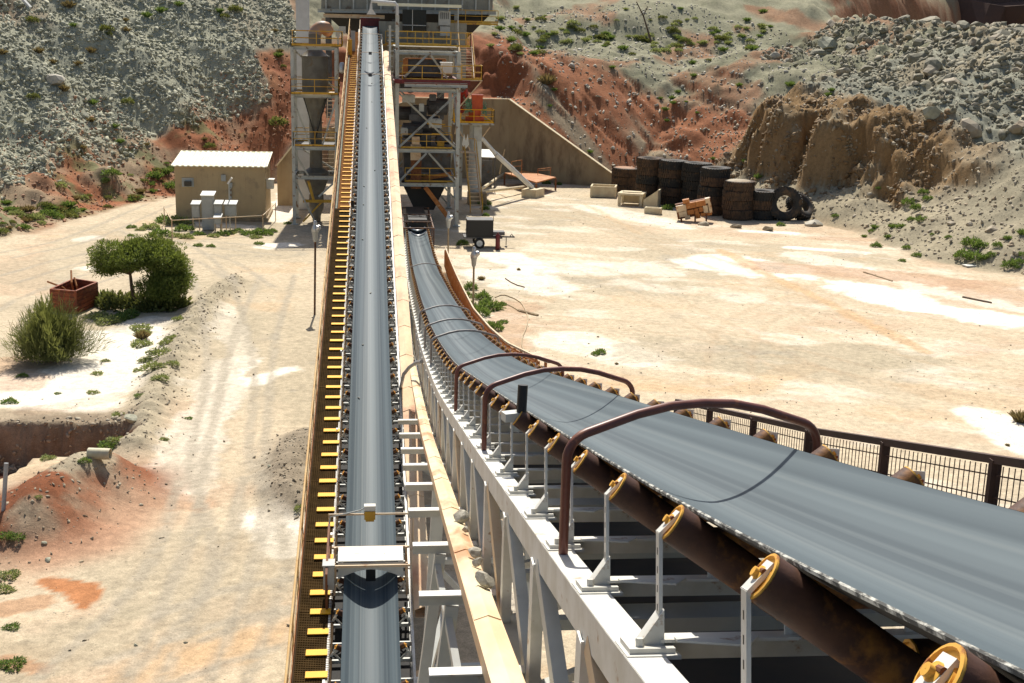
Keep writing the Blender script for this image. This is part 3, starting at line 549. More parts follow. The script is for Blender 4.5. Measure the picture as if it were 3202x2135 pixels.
mb = MB(); mb.sheet([[Rp(x+.02, y, trR(x)-.014) for x in xs] for y in yy]); mb.sheet([[Rp(x, y, -1.0) for x in (-.55, .55)] for y in yy]); mb.build('belt_underside', 'belt_shade', rc)  # underside and return run, darkened in colour for the shade they lie in
def path(dx, dz, a, b, st=1.0): return [Rp(dx, y, dz) for y in np.arange(a, b+st*.5, st)]
def rail(mb, dx, dz, a, b, w_, h_):
    P = path(dx, dz, a, b); [mb.beam(p, q, w_, h_) for p, q in zip(P[:-1], P[1:])]
for s in (-1, 1):
    m = MB(); rail(m, s*.80, -.535, YR0, 88, .145, .012); rail(m, s*.868, -.625, YR0, 88, .012, .18); rail(m, s*.80, -.715, YR0, 88, .145, .012); m.build('top_chord', 'white_paint', rc)
m = MB()
for s in (-1, 1): rail(m, s*.84, -1.62, YR0, 62, .14, .12)
for y in np.arange(-2, 62, 1.83):
    m.beam(Rp(-.84, y, -1.62), Rp(.84, y, -1.62), .09, .09); m.beam(Rp(-.80, y, -.66), Rp(.80, y, -.66), .16, .07)
    if y < 40: m.beam(Rp(-.84, y, -1.60), Rp(.84, y+1.83, -1.60), .06, .06)
m.build('truss_frame', 'grey_paint', rc)
# web members: an upright channel and a leaning one at every panel point
for i, y in enumerate(np.arange(3.3, 46, 1.83)):
    for s in (-1, 1):
        m = MB(); q = s*.885; m.beam(Rp(q, y, -.70), Rp(q, y+.05, -1.62), .012, .13, (0, 1, 0)); m.beam(Rp(q-s*.03, y-.06, -.70), Rp(q-s*.03, y-.01, -1.62), .07, .012, (0, 1, 0)); m.beam(Rp(q-s*.03, y+.06, -.70), Rp(q-s*.03, y+.11, -1.62), .07, .012, (0, 1, 0)); m.build('truss_post', 'white_paint' if s < 0 else 'grey_paint', rc)
        m = MB(); m.beam(Rp(s*.84, y-.12, -.70), Rp(s*.84, y-1.62, -1.60), .08, .10, (0, 1, 0)); m.build('truss_diagonal', 'cream_paint' if s < 0 and i % 3 == 1 else 'grey_paint', rc)
# idlers
def right_idler(far=False):
    m = MB()
    m.box((0, 0, -.475), (1.5, .11, .012)); m.box((0, .05, -.52), (1.5, .012, .09))
    for s in (-1, 1):
        m.box((s*.79, 0, -.505), (.17, .2, .03)); m.box((s*.79, 0, -.517), (.2, .26, .014)); m.prism([(s*.735, -.045, -.49), (s*.83, -.045, -.49), (s*.735, -.045, -.36)], (0, .09, 0)); m.lathe([(.016, 0), (.016, .03)], (s*.83, -.06, -.49), 6)
        m.beam((s*.745, 0, -.50), (s*.745, 0, -.075), .055, .014, (1, 0, 0)); m.beam((s*.748, 0, -.084), (s*(.67 if s < 0 else .755), 0, -.005 if s < 0 else .02), .062, .014); m.cur = 1; m.lathe([(.009, .02), (.009, .045)], (s*(.70 if s < 0 else .76), -.05, -.025), 8, Matrix.Rotation(-pi/2, 3, 'X')); m.cur = 2
        for q_ in range(4): m.box((s*.745, 0, -.15-.07*q_), (.0164, .009, .026))
        m.cur = 0; m.beam((s*.235, 0, -.47), (s*.235, 0, -.33), .012, .06, (1, 0, 0))
        [m.box((s*.7455, 0, -.14-.075*q_), (.0165, .010, .028)) for q_ in range(4)] if False else None; m.prism([(s*.70, -.055, -.467), (s*.38, -.055, -.467), (s*.46, -.20, -.467), (s*.70, -.11, -.467)], (0, 0, .008))
    f = m.build('idler_frame', ['white_paint', 'rust', 'black'], rc, bevel=0)
    segs = [(-1, (.70, 0, -.042), (.255, 0, -.352)), (1, (.735, 0, -.02), (.255, 0, -.352))]
    for s, a, b_ in segs:
        m = MB(); roller(m, (s*a[0], a[1], a[2]), (s*b_[0], b_[1], b_[2]), .076, 22 if not far else 10); m.build('roller', ['rust_roller', 'roller_cap'], f, smooth=True, rel=False)
    m = MB(); roller(m, (-.215, .12, -.33), (.215, .12, -.33), .076, 12); m.build('roller', ['rust_roller', 'roller_cap'], f, smooth=True, rel=False)
    return f
pn = right_idler(); pn.data.transform(Matrix.Translation(wloc(rc)))
for i, y in enumerate([1.0+1.13*k for k in range(77)]):
    o = pn if i == 0 else dup(pn, rc); o.location = Vector(Rp(.02, y))-wloc(rc); o.rotation_euler = (math.atan(slR(y)), 0, -math.atan(KX))
# bent pipe hoops over the belt
def hoop(y, mt, r=.026):
    P = []; hx = .80; top = .155; Q = lambda dx, dz: Rp(dx, y+.42*dx, dz)
    for s in (-1, 1):
        P.append([Q(s*hx, -.53), Q(s*hx, -.2), Q(s*hx, top-.16)]+[Q(s*(hx-.15*(1-cos(t))), top-.16+.16*sin(t)) for t in np.linspace(.2, 1.3, 6)]+[Q(s*.40, top+.085), Q(s*.2, top+.125)])
    m = MB(); m.tube(P[0]+[Q(0, top+.135)]+P[1][::-1], r, 12); h = m.build('guard_hoop', mt, rc, smooth=True); return h
for y, mt in ((6.66, 'hoop_red'), (12.3, 'hoop_red'), (17.6, 'hoop_red'), (28.4, 'hoop_grey'), (33.4, 'hoop_grey'), (39.2, 'hoop_grey'), (62, 'hoop_grey')): hoop(y, mt)
# drift switch on the near side of the belt
m = MB(); m.beam(Rp(-.70, 10.05, -.15), Rp(-.66, 10.05, .0), .09, .07); m.box(Rp(-.73, 10.05, -.03), (.14, .1, .07), rz=.3); ds = m.build('drift_switch', 'grey_paint', rc)
m = MB(); m.tube([Rp(-.645, 10.05, .0), Rp(-.635, 10.08, .235)], .042, 12); m.build('switch_lever', 'black', ds, smooth=True)
# walkway on the far side with mesh hand rail
m = MB()
for x in np.linspace(.98, 1.52, 9): rail(m, x, -.56, 22, 66, .012, .03)
for y in np.arange(22, 66, .3): m.beam(Rp(.95, y, -.55), Rp(1.55, y, -.55), .03, .015)
m.build('walkway', 'grating_rust', rc)
m = MB(); rail(m, .93, -.5, 22, 66, .05, .09); m.build('toe_rail', 'cream_paint', rc)
HXR = [(-2, 2.85, 14.1), (5.1, 2.93, 12.17), (8.0, 2.97, 11.40), (12, 3.04, 10.42), (18, 3.12, 9.05), (24, 3.22, 7.75), (30.5, 3.36, 6.42), (36, 3.44, 5.52), (43.3, 3.56, 4.47), (50, 3.66, 3.85), (55.1, 3.74, 3.42), (60, 3.82, 3.05), (66, 3.90, 2.72)]
hx_ = lambda y: (float(np.interp(y, [a[0] for a in HXR], [a[1] for a in HXR])), y, float(np.interp(y, [a[0] for a in HXR], [a[2] for a in HXR])))
def low(p, dz): return (p[0], p[1], p[2]-dz)
m = MB(); m.cur = 0; P = [hx_(y) for y in np.arange(-2, 12.2, .5)]
for p, q in zip(P[:-1], P[1:]): m.beam(p, q, .04, .04)
for y in (-1, .3, 1.6, 2.9, 4.2, 5.45, 6.75, 8.05, 9.35, 10.7, 12.0): m.beam(hx_(y), low(hx_(y), 1.05), .05, .035)
for dz in np.arange(.08, .97, .11):
    for p, q in zip(P[:-1], P[1:]): m.beam(low(p, dz), low(q, dz), .006, .006)
for y in np.arange(-2, 12, .055): m.beam(low(hx_(y), .03), low(hx_(y), .97), .004, .004)
m.build('mesh_handrail', 'mesh_dark', rc)
m = MB(); P = [hx_(y) for y in np.arange(22, 66.1, 1.0)]
for p, q in zip(P[:-1], P[1:]): m.beam(p, q, .05, .05)
m.build('handrail', 'cream_paint', rc)
m = MB()
for y in np.arange(22.5, 66, 1.5): m.beam(hx_(y), low(hx_(y), 1.1), .05, .05)
for p, q in zip(P[:-1], P[1:]):
    m.beam(low(p, .97), low(q, .97), .012, .2); m.beam(low(p, .5), low(q, .5), .03, .03)
for y in np.arange(24, 65.8, .28): m.beam(low(hx_(y), .08), low(hx_(y), .95), .012, .15, (1, 0, 0))
m.build('guard_panel', 'rust_orange', rc)
# cream cable tray under the near chord
ct = MB(); y = 3.0
while y < 34.5:
    L = 2.6; j = rng.uniform(-.006, .006)
    rr = lambda yq, dz: [Rp(-1.14+j, yq, -1.38+dz), Rp(-1.04+j, yq, -1.345+dz), Rp(-.95+j, yq, -1.38+dz)]
    a = rr(y-.03, .008); bb = rr(y+L, 0); mid_ = rr(y+L/2, .002); ct.sheet([a, mid_, bb]); ct.add(a+[(p[0], p[1], p[2]-.012) for p in a], [(0, 1, 4, 3), (1, 2, 5, 4)]); y += L
ct.cur = 1
for x in (-1.14, -.95): rail(ct, x, -1.44, 3, 35, .008, .12)
rail(ct, -1.045, -1.5, 3, 35, .19, .01); ct.build('cable_tray', ['tray_cream', 'tray_tan'], rc)
# side brackets with legs and braces
bys = [5.0+2.3*k for k in range(10)]
for k, y in enumerate(bys):
    m = MB(); a = Rp(-1.47-.03*k*.3, y, -1.5); b_ = Rp(-.86, y, -1.5); m.beam(a, b_, .10, .012); m.cur = 1; m.beam(low(a, .05), low(b_, .05), .012, .10); m.build('side_bracket', ['white_paint', 'grey_paint'], rc)
    if 1 <= k <= 3:
        m = MB(); m.beam(Rp(-1.22, y+.02, -1.6), Rp(-1.42, y+.02, -3.4), .11, .11); m.beam(Rp(-1.42, y, -3.3), Rp(-1.1, y+1.15, -2.45), .06, .07)
        m.beam(Rp(-1.25, y, -1.72), Rp(-1.0, y-2.1, -3.2), .06, .07); m.build('bracket_leg', 'grey_paint', rc)
# trestles down to the ground
for y in (9, 22, 36, 50):
    m = MB(); zt = ER(y)-1.65
    for s in (-1, 1):
        m.beam(Rp(s*.8, y, -1.65), (XC+KX*y+s*1.1, y, -.1), .22, .22)
    zz_ = [zt*(1-f) for f in (0, .33, .66, 1)]
    for a, b_ in zip(zz_[:-1], zz_[1:]):
        m.beam((XC+KX*y-.95, y, a), (XC+KX*y+.95, y, b_), .1, .1); m.beam((XC+KX*y-.95, y, b_), (XC+KX*y+.95, y, b_), .1, .1)
    m.build('trestle', 'grey_paint', rc)
# loading skirts at the tail under the tower
m = MB()
for y in (76.5, 80, 84, 88):
    m.beam(Rp(-.9, y, -.5), Rp(-.9, y, .75), .07, .07); m.beam(Rp(.9, y, -.5), Rp(.9, y, .75), .07, .07); m.beam(Rp(-.95, y, .75), Rp(.95, y, .75), .09, .07)
rail(m, -.9, .72, 77, 88, .06, .06); rail(m, .9, .72, 77, 88, .06, .06); m.build('loading_frame', 'rust_roller', rc)
for y in (78, 80.6, 83.0, 86.5):
    m = MB(); P = [Rp(x, y, .12+.22*(abs(x)/.5)**2) for x in np.linspace(-.5, .5, 11)]; m.tube(P, .05, 8); m.build('curved_skirt', 'steel_bright', rc, smooth=True)
m = MB(); m.box(Rp(0, 85, .5), (1.2, 6, .5)); m.build('loading_hood', 'black', rc)
# hose crossing from one conveyor to the other
m = MB(); Pq = [G(1252, 1215, 3.0), AY(1262, 1170, 34), AY(1280, 1148, 33.5), AY(1300, 1134, 33), AY(1318, 1130, 32)]; m.tube(Pq, .05, 8); solo(m, 'hose', 'pvc_grey', Pq[0], 'thick grey hose arching between the two conveyors', 'hose', smooth=True)
# ------------------------------------------------------------------ hand rail helper
def rails(m, pts, h=1.0, step=1.6, r=.03, kick=True):
    """hand rail along a list of deck points: posts, two rails and a kick plate"""
    for a, b_ in zip(pts[:-1], pts[1:]):
        a = Vector(a); b_ = Vector(b_); n_ = max(1, round((b_-a).length/step)); u = Vector((0, 0, 1))
        for k in range(n_+1): p = a.lerp(b_, k/n_); m.beam(p, p+u*h, .05, .05)
        m.beam(a+u*h, b_+u*h, .055, .055); m.beam(a+u*h*.52, b_+u*h*.52, .04, .04)
        if kick: m.beam(a+u*.07, b_+u*.07, .015, .13)
def stairs(m, a, b_, wd, n, wx):
    """flight between two points; wx = unit vector across the flight"""
    a = Vector(a); b_ = Vector(b_); wx = Vector(wx)
    for s in (-1, 1): m.beam(a+wx*s*wd/2, b_+wx*s*wd/2, .05, .2)
    f = Vector((b_.x-a.x, b_.y-a.y, 0)).normalized()
    for k in range(1, n): p = a.lerp(b_, k/n); m.beam(p-wx*(wd/2), p+wx*(wd/2), .19, .04)
# ------------------------------------------------------------------ screening tower
TX0, TX1, TY0, TY1 = 1.86, 6.15, 91.2, 100.6
tw = thing('plant_tower', 'tall grey steel plant tower with cross braces and yellow hand rails beside the inclined conveyor', 'tower', (4, 96, 0))
for x in (TX0, TX1):
    for y in (TY0, TY1):
        m = MB(); zt = 14.6 if (x == TX0 and y == TY0) else 12.25
        m.hbeam((x, y, 0), (x, y, zt), .26, .26, (0, 1, 0)); m.box((x, y, .03), (.5, .5, .06)); m.build('column', 'steel_grey', tw)
LV = [2.95, 5.35, 9.55, 12.1]
m = MB()
for z in LV:
    for y in (TY0, TY1): m.hbeam((TX0, y, z), (TX1, y, z), .2, .24)
    for x in (TX0, TX1): m.hbeam((x, TY0, z), (x, TY1, z), .2, .24)
for y in (93.5, 95.9, 98.3): m.hbeam((TX0, y, 12.1), (TX1, y, 12.1), .18, .22)
for y in (94.3, 97.4):
    for z in LV[:3]: m.hbeam((TX0, y, z), (TX1, y, z), .18, .22)
m.build('floor_beam', 'steel_grey', tw)
def brace(a, b_, w_=.13): m = MB(); m.angle(a, b_, w_, .018, (0, 1, 0)); m.build('brace', 'steel_grey', tw)
XM = (TX0+TX1)/2
for y in (TY0-.02, TY1):
    brace((XM-.05, y, 12.0), (TX0+.5, y, 10.45)); brace((XM+.15, y, 12.0), (TX1-.8, y, 10.4))
    brace((TX0+.1, y, 9.35), (TX1-.1, y+.06, 5.55)); brace((TX1-.1, y, 9.35), (TX0+.1, y, 5.55))
    brace((XM-.05, y, 5.2), (TX0+.1, y, 3.1)); brace((XM+.1, y, 5.2), (TX1-.1, y, 3.1)); brace((TX1-.9, y, 2.8), (TX1-.1, y+.4, 1.9)) if y < 95 else brace((XM, y, 2.8), (TX1, y, .2))
for x in (TX0, TX1):
    brace((x, TY0, .2), (x, 95.5, 2.9)); brace((x, TY0, 3.1), (x, 95.9, 5.2)); brace((x, TY1, 3.1), (x, 95.9, 5.2)); brace((x, TY0, 5.5), (x, 95.9, 9.4)); brace((x, TY1, 5.5), (x, 95.9, 9.4)); brace((x, TY0, 9.7), (x, 95.9, 12)); brace((x, TY1, 9.7), (x, 95.9, 12))
m = MB(); m.box((XM, 95.9, 10.18), (TX1-TX0+.5, 9.6, .05)); m.box((XM+.3, TY0-.32, 10.16), (TX1-TX0+1.0, .12, .30)); m.build('deck', 'dark_red', tw)
m = MB(); m.hbeam((TX0+.5, TY0-.33, 9.95), (TX1+.6, TY0-.33, 9.95), .2, .3); m.build('deck_edge_beam', 'steel_grey', tw)
m = MB(); m.box((XM, 98.2, 12.45), (TX1-TX0+.3, 5.4, .06)); m.build('top_deck', 'steel_grey', tw)
m = MB(); m.box((XM, 96.3, 5.55), (TX1-TX0, 8.6, .04)); m.box((XM, 96.3, 3.15), (TX1-TX0, 8.6, .04)); m.box((XM+.1, 95.2, 4.4), (3.4, 4, 1.6)); m.build('lower_deck', 'dark_steel', tw)
for run in ([(TX0+.35, TY0-.3, 10.25), (TX1+.2, TY0-.3, 10.25)], [(TX0+.2, 95.3, 12.5), (TX1+1.1, 95.3, 12.5), (TX1+1.1, 100, 12.5)], [(TX0+.2, 100.7, 12.5), (TX1, 100.7, 12.5)], [(TX0+.3, TY0+.1, 5.5), (TX1-.4, TY0+.1, 5.5)], [(TX0+.6, TY0+.3, 3.1), (TX1-.2, TY0+.3, 3.1)], [(TX0+.3, TY1-.2, 10.25), (TX1, TY1-.2, 10.25)], [(TX0+.3, 99, 5.5), (TX1, 99, 5.5)]): m = MB(); rails(m, run); m.build('handrail', 'yellow_rail', tw)
# machines inside: vibrating screen, feed box, motors, chutes
sc_ = MB(); sc_.box((XM-.1, 96, 11.0), (2.6, 4.6, 1.2)); sc_.box((XM-.1, 93.7, 11.62), (2.9, .3, .1)); sc_ = sc_.build('screen_box', 'dark_steel', tw)
m = MB(); m.box((XM-1.5, 93.65, 11.1), (.35, .35, 1.05)); m.box((XM+1.25, 93.65, 11.1), (.3, .35, 1.0)); m.box((XM-.1, 93.55, 11.66), (2.9, .2, .07)); m.build('screen_frame', 'rust_orange', sc_)
m = MB(); m.box((5.35, 92.6, 11.05), (.8, .8, .75)); m.box((5.35, 92.6, 11.45), (.9, .9, .05)); m.build('control_cabinet', 'cabinet_white', tw)
m = MB()
for (x, y, z, r_, L) in ((3.0, 93.2, 6.6, .55, 1.3), (4.3, 94.0, 6.9, .7, 1.2), (5.2, 93.0, 6.0, .35, .9), (2.6, 95, 7.7, .5, 1.6), (4.9, 95.2, 8.2, .6, 1.4)):
    m = MB(); m.lathe([(r_*.6, -L/2-.1), (r_, -L/2), (r_, L/2), (r_*.6, L/2+.1)], (x, y, z), 14, Matrix.Rotation(pi/2, 3, 'Y')); m.build('drum', 'dark_steel', tw)
for c_, z_ in (((3.6, 93.5, 6.0), (1.5, 1.2, .9)), ((3.5, 94.2, 7.4), (1.1, 1.4, 1.8)), ((2.5, 92.3, 9.9), (.8, .6, .6))): m = MB(); m.box(c_, z_); m.box((c_[0], c_[1], c_[2]+z_[2]/2), (z_[0]+.12, z_[1]+.12, .06)); m.build('machine_housing', 'dark_steel', tw)
for c_, z_ in (((3.9, 92.6, 6.9), (1.3, .4, .06)), ((3.1, 92.2, 7.6), (.7, .5, .4)), ((4.6, 92.3, 7.2), (.9, .5, .6)), ((2.7, 92.4, 8.9), (.9, .5, .5)), ((4.4, 92.2, 9.0), (.5, .4, .4)), ((5.0, 92.3, 8.2), (.6, .4, .35)), ((3.6, 92.0, 8.3), (.35, .3, .5)), ((2.4, 92.1, 6.6), (.5, .3, .45))): m = MB(); m.box(c_, z_); m.box((c_[0], c_[1], c_[2]+z_[2]/2), (z_[0]*.8, z_[1]*.8, .1)); m.build('motor_guard', 'steel_grey' if z_[2] > .4 else 'dark_steel', tw)
m = MB(); m.tube([(4.0, 92, 7.2), (5.3, 92.1, 7.15)], .05, 6); m.box((4.7, 92, 6.5), (.7, .1, .06)); m.box((5.0, 92.2, 5.75), (.5, .3, .3)); m.build('pipework', 'yellow_rail', tw)
m = MB(); m.box((3.2, 91.75, 5.2), (.72, .5, 1.1)); m.box((3.2, 91.7, 6.0), (.55, .4, .6)); m.build('feed_chute', 'cream_paint', tw)
m = MB(); m.box((3.25, 92.0, 3.7), (.74, .6, 2.2)); m.build('discharge_chute', 'rust', tw)
m = MB(); m.prism([(2.2, 93, 3.0), (5.6, 93, 3.0), (4.6, 93, .9), (3.2, 93, .9)], (0, 5, 0)); m.build('surge_hopper', 'black', tw)
m = MB(); m.beam((3.9, 91.9, 2.7), (5.6, 92.2, .5), .22, .3); m.beam((2.6, 92.6, 3.0), (5.8, 92.6, 3.6), .2, .3); m.build('chute_frame', 'rust_orange', tw)
# side stair, landing and rails on the right of the tower
st = MB(); stairs(st, (6.95, 93.6, 10.32), (6.95, 96.6, 12.5), .95, 11, (1, 0, 0)); st.box((7.1, 92.6, 10.28), (1.55, 1.9, .06)); st.box((6.95, 97.3, 12.46), (1.2, 1.5, .06)); st = st.build('stair', 'cream_paint', tw)
m = MB()
for s in (-.5, .5): m.tube([(6.95+s, 93.5, 11.3), (6.95+s, 96.6, 13.5), (6.95+s, 97.6, 13.5)], .03, 6); m.tube([(6.95+s, 93.5, 11.3), (6.95+s, 93.5, 10.3)], .03, 6)
rails(m, [(7.45, 93.5, 10.3), (7.85, 93.4, 10.3), (7.85, 91.7, 10.3), (6.4, 91.7, 10.3)], step=.8)
m.build('handrail', 'yellow_rail', st)
m = MB(); m.beam((7.8, 92, 10.2), (6.2, 92, 8.3), .08, .08); m.beam((6.3, 92, 8.6), (6.25, 96, 6.2), .07, .07); m.build('bracket', 'cream_paint', tw)
# ground stair at the right foot
st = MB(); stairs(st, (8.1, 97.6, .05), (7.75, 100.6, 4.35), .85, 15, (1, .1, 0)); st.box((7.6, 101.3, 4.35), (1.1, 1.4, .06)); st = st.build('stair', 'cream_paint', tw)
m = MB()
for s in (-.47, .47): m.tube([(8.1+s, 97.6, .1), (8.1+s, 97.6, 1.05), (7.75+s, 100.6, 5.35), (7.75+s, 101.9, 5.35), (7.75+s, 101.9, 4.4)], .03, 6); m.tube([(8.1+s, 97.6, .5), (7.75+s, 100.6, 4.85)], .02, 6)
m.tube([(7.3, 101.9, 5.35), (8.2, 101.9, 5.35)], .03, 6); m.build('handrail', 'yellow_rail', st)
m = MB(); m.prism([(7.1, 100.3, 5.0), (7.25, 100.3, 5.9), (7.4, 100.3, 5.3), (7.55, 100.3, 5.85), (7.65, 100.3, 5.0), (7.4, 100.3, 4.7)], (0, .05, 0)); solo(m, 'torn_sheet', 'cabinet_white', (7.4, 100.3, 4.7), 'torn white sheet caught at the top of the ground stair', 'sheet')
# pipe frame on top, beside the conveyor head
m = MB(); m.tube([(TX0-.02, 91.0, 14.6), (TX0-.02, 91.0, 15.25), (TX0-.15, 91.0, 15.4), (.1, 91.2, 15.5), (.05, 91.2, 14.95)], .11, 10); m.prism([(-.25, 91.1, 14.6), (.4, 91.1, 14.6), (.17, 91.1, 14.95), (-.05, 91.1, 14.95)], (0, .3, 0)); m.build('vent_pipe', 'stack_pale', tw, smooth=False)
m = MB(); m.hbeam((1.35, 90.9, 9.0), (1.35, 90.9, 13.9), .16, .16, (0, 1, 0))
for z in np.arange(9.4, 13.8, .35): m.box((1.38, 90.85, z), (.42, .05, .05))
m.build('cable_ladder', 'steel_grey', tw)
# ------------------------------------------------------------------ control room on top, ore bin behind
cr = thing('control_room', 'small grey control room with dark windows under a pale flat roof behind the tower', 'building', (5, 106, 9))
m = MB(); m.box((4.2, 107.5, 11.6), (7.0, 4.0, 5.2)); 
for x in np.arange(.9, 7.6, .45): m.box((x, 105.48, 13), (.05, .05, 2.4))
m.build('wall', 'bin_grey', cr)
m = MB(); m.box((3.9, 107.3, 15.55), (6.6, 5.0, .12)); m.box((3.9, 104.8, 15.48), (6.6, .1, .2)); m.build('roof', 'roof_cream', cr)
m = MB(); m.box((3.5, 105.42, 14.3), (1.9, .06, 1.7)); f = m.build('window', 'window_dark', cr)
m = MB(); m.box((3.35, 105.36, 14.3), (.05, .06, 1.7)); m.box((3.5, 105.36, 13.95), (1.9, .06, .05)); m.build('window_frame', 'stack_pale', f)
m = MB(); m.box((5.9, 105.35, 14.55), (.95, .25, 1.1)); m.box((5.95, 105.33, 13.55), (.8, .22, .75)); cb = m.build('air_conditioner', 'cabinet_grey', cr)
m = MB(); [m.box((5.6+.15*k, 105.2, 14.75), (.05, .05, .5)) for k in range(5)]; m.build('grille', 'dark_steel', cb)
for x in (1.1, 7.4):
    m = MB(); m.box((x, 105.9, 6), (.3, .3, 12)); m.build('column', 'steel_grey', cr)
m = MB(); rails(m, [(1.2, 103.6, 12.45), (6.3, 103.6, 12.45)]); m.box((4, 104.6, 12.4), (6, 2.0, .08)); m.build('balcony', 'yellow_rail', cr)
ob = thing('ore_bin', 'large dark grey ribbed ore bin standing behind the conveyor head', 'ore bin', (3, 115, 8))
m = MB(); bx0, bx1 = -4.1, 10.4; by0, by1 = 112.5, 119
m.prism([(bx0, by0, 15.0), (bx1, by0, 15.2), (bx1, by0, 20), (bx0, by0, 20)], (0, by1-by0, 0)); m.build('bin_wall', 'bin_grey', ob)
m = MB()
for x in np.arange(bx0+.4, bx1, 1.15): m.box((x, by0-.08, 17.4), (.12, .16, 4.9))
m.hbeam((bx0-.3, by0-.1, 14.95), (bx1+.3, by0-.1, 15.15), .25, .3); m.build('rib', 'steel_grey', ob)
m = MB(); m.add([(bx0, by0, 15), (bx1, by0, 15.2), (bx1, by1, 15.2), (bx0, by1, 15), (0, 114.5, 11.3), (6.5, 114.5, 11.0), (6.5, 117.5, 11.0), (0, 117.5, 11.3)], [(0, 1, 5, 4), (1, 2, 6, 5), (2, 3, 7, 6), (3, 0, 4, 7), (4, 5, 6, 7)]); m.build('hopper', 'black', ob)  # hopper coloured black to stand in for the shade under the bin
for x in (-3.6, 2, 6.2):
    for y in (113, 118.5): m = MB(); m.hbeam((x, y, 6), (x, y, 15.1), .35, .35, (0, 1, 0)); m.build('column', 'dark_steel', ob)
m = MB(); rails(m, [(6.6, 110.6, 14.3), (10.7, 110.6, 14.3)]); m.box((8.6, 111.5, 14.2), (4.2, 1.9, .16)); m.build('gantry', 'yellow_rail', ob)
m = MB(); m.hbeam((-3.9, 111.6, 14.55), (1.2, 111.6, 14.55), .2, .3); m.box((-3.9, 111.6, 14.2), (.3, .3, .3)); m.build('lift_beam', 'cream_paint', ob)
m = MB(); m.hbeam((7.2, 111.2, 11), (7.2, 111.2, 15.0), .3, .3, (0, 1, 0)); m.tube([(6.9, 104, 12.3), (6.9, 104, 15.4)], .05, 6); m.build('post', 'steel_grey', ob)
# ------------------------------------------------------------------ dust cyclone tower (left)
dc = thing('cyclone_tower', 'steel frame tower carrying a dark dust cyclone with rusty elbow, left of the conveyor', 'tower', (-3.8, 93, 0))
DX0, DX1, DY0, DY1 = -5.35, -2.35, 91.3, 94.6
for x in (DX0, DX1):
    for y in (DY0, DY1): m = MB(); m.hbeam((x, y, 0), (x, y, 12.3), .22, .22, (0, 1, 0)); m.box((x, y, .03), (.5, .5, .06)); m.build('leg', 'steel_grey', dc)
for z in (3.35, 5.4, 9.0, 12.25):
    m = MB()
    for y in (DY0, DY1): m.hbeam((DX0, y, z), (DX1, y, z), .18, .24)
    for x in (DX0, DX1): m.hbeam((x, DY0, z), (x, DY1, z), .18, .24)
    m.build('ring_beam', 'steel_grey', dc)
for a, b_ in (((DX0, DY0, 8.8), (DX0+1.2, DY0, 5.6)), ((DX1, DY0, 8.8), (DX1-1.0, DY0, 5.6)), ((DX0, DY0, 3.2), (DX0+1.4, DY0, .3)), ((DX1, DY0, 3.2), (DX0+1.7, DY0, 2)), ((DX0, DY1, 5.3), (DX1, DY1, 3.4)), ((DX0, DY0, 5.2), (DX0+1.0, DY0, 3.5)), ((DX0, DY1, 12), (DX1, DY1, 9.2))): m = MB(); m.angle(a, b_, .12, .016, (0, 1, 0)); m.build('brace', 'steel_grey', dc)
m = MB(); m.beam((DX0+1.0, DY0+.2, 3.1), (DX0+1.35, DY0+.2, 1.7), .18, .18); m.beam((DX0+.6, DY0+.3, 1.65), (DX1, DY0+.3, 1.65), .2, .2); m.beam((DX0+1.9, DY0, 1.6), (DX0+.6, DY0+.1, .2), .12, .12); m.build('strut', 'yellow_rail', dc)
for z, xx0, xx1, yy0 in ((9.15, DX0-.1, DX1+.15, DY0-.35), (12.4, DX0-.05, -1.95, DY0-.2), (5.55, DX0, DX1, DY0-.1)):
    m = MB(); m.box(((xx0+xx1)/2, (yy0+DY1)/2, z), (xx1-xx0, DY1-yy0, .06)) if z < 6 else [m.box(((xx0+xx1)/2, yy0+.35, z), (xx1-xx0, .7, .05)), m.box((xx0+.35, (yy0+DY1)/2, z), (.7, DY1-yy0, .05)), m.box((xx1-.35, (yy0+DY1)/2, z), (.7, DY1-yy0, .05))]
    dk = m.build('platform', 'cream_paint' if z > 6 else 'dark_steel', dc)
    m = MB(); rails(m, [(xx0, DY1, z), (xx0, yy0, z), (xx1, yy0, z), (xx1, DY1, z), (xx0, DY1, z)], step=1.9); m.build('handrail', 'yellow_rail', dk)
cx, cy = -3.86, 92.9
m = MB(); m.lathe([(.44, 12.35), (.5, 12.1), (.93, 11.72), (1.02, 11.70), (1.02, 11.62), (.92, 11.6), (.92, 9.0), (.86, 8.75), (.45, 7.5), (.44, 5.0), (.46, 3.9), (.9, 3.6), (.92, 3.2), (.42, 1.9)], (cx, cy, 0), 32); m.lathe([(.5, 1.95), (.52, 1.85), (.52, 1.0), (.3, .4), (.3, .05)], (cx, cy, 0), 20)
cyb = m.build('cyclone_body', 'duct', dc, smooth=True)
for s in (-1, 1): m = MB(); m.beam((cx+s*.8, cy-.55, 8.9), (cx, cy-.5, 6.0), .07, .07); m.build('hanger', 'black', cyb)
m = MB(); P = [(cx, cy, 12.2), (cx, cy, 13.05)]+[(cx+.55-.55*cos(t), cy+.25*sin(t), 13.05+.6*sin(t)) for t in np.linspace(.2, pi*.62, 8)]; P += [(cx+.85, cy+.9, 13.45)]
m.tube(P[:3], .43, 20); m.build('duct_neck', 'duct', dc, smooth=True); m = MB(); m.tube(P[1:], .45, 20); m.build('duct_elbow', 'duct_rust', dc, smooth=True)
m = MB(); stairs(m, (-3.1, 95.2, 3.4), (-3.1, 97.4, 5.9), .95, 9, (1, 0, 0)); stairs(m, (-2.7, 95.2, 5.9), (-2.7, 97.6, 8.6), .9, 10, (1, 0, 0)); rails(m, [(-3.6, 95.2, 3.4), (-3.6, 97.4, 5.9)]); m.build('stair', 'cream_paint', dc)
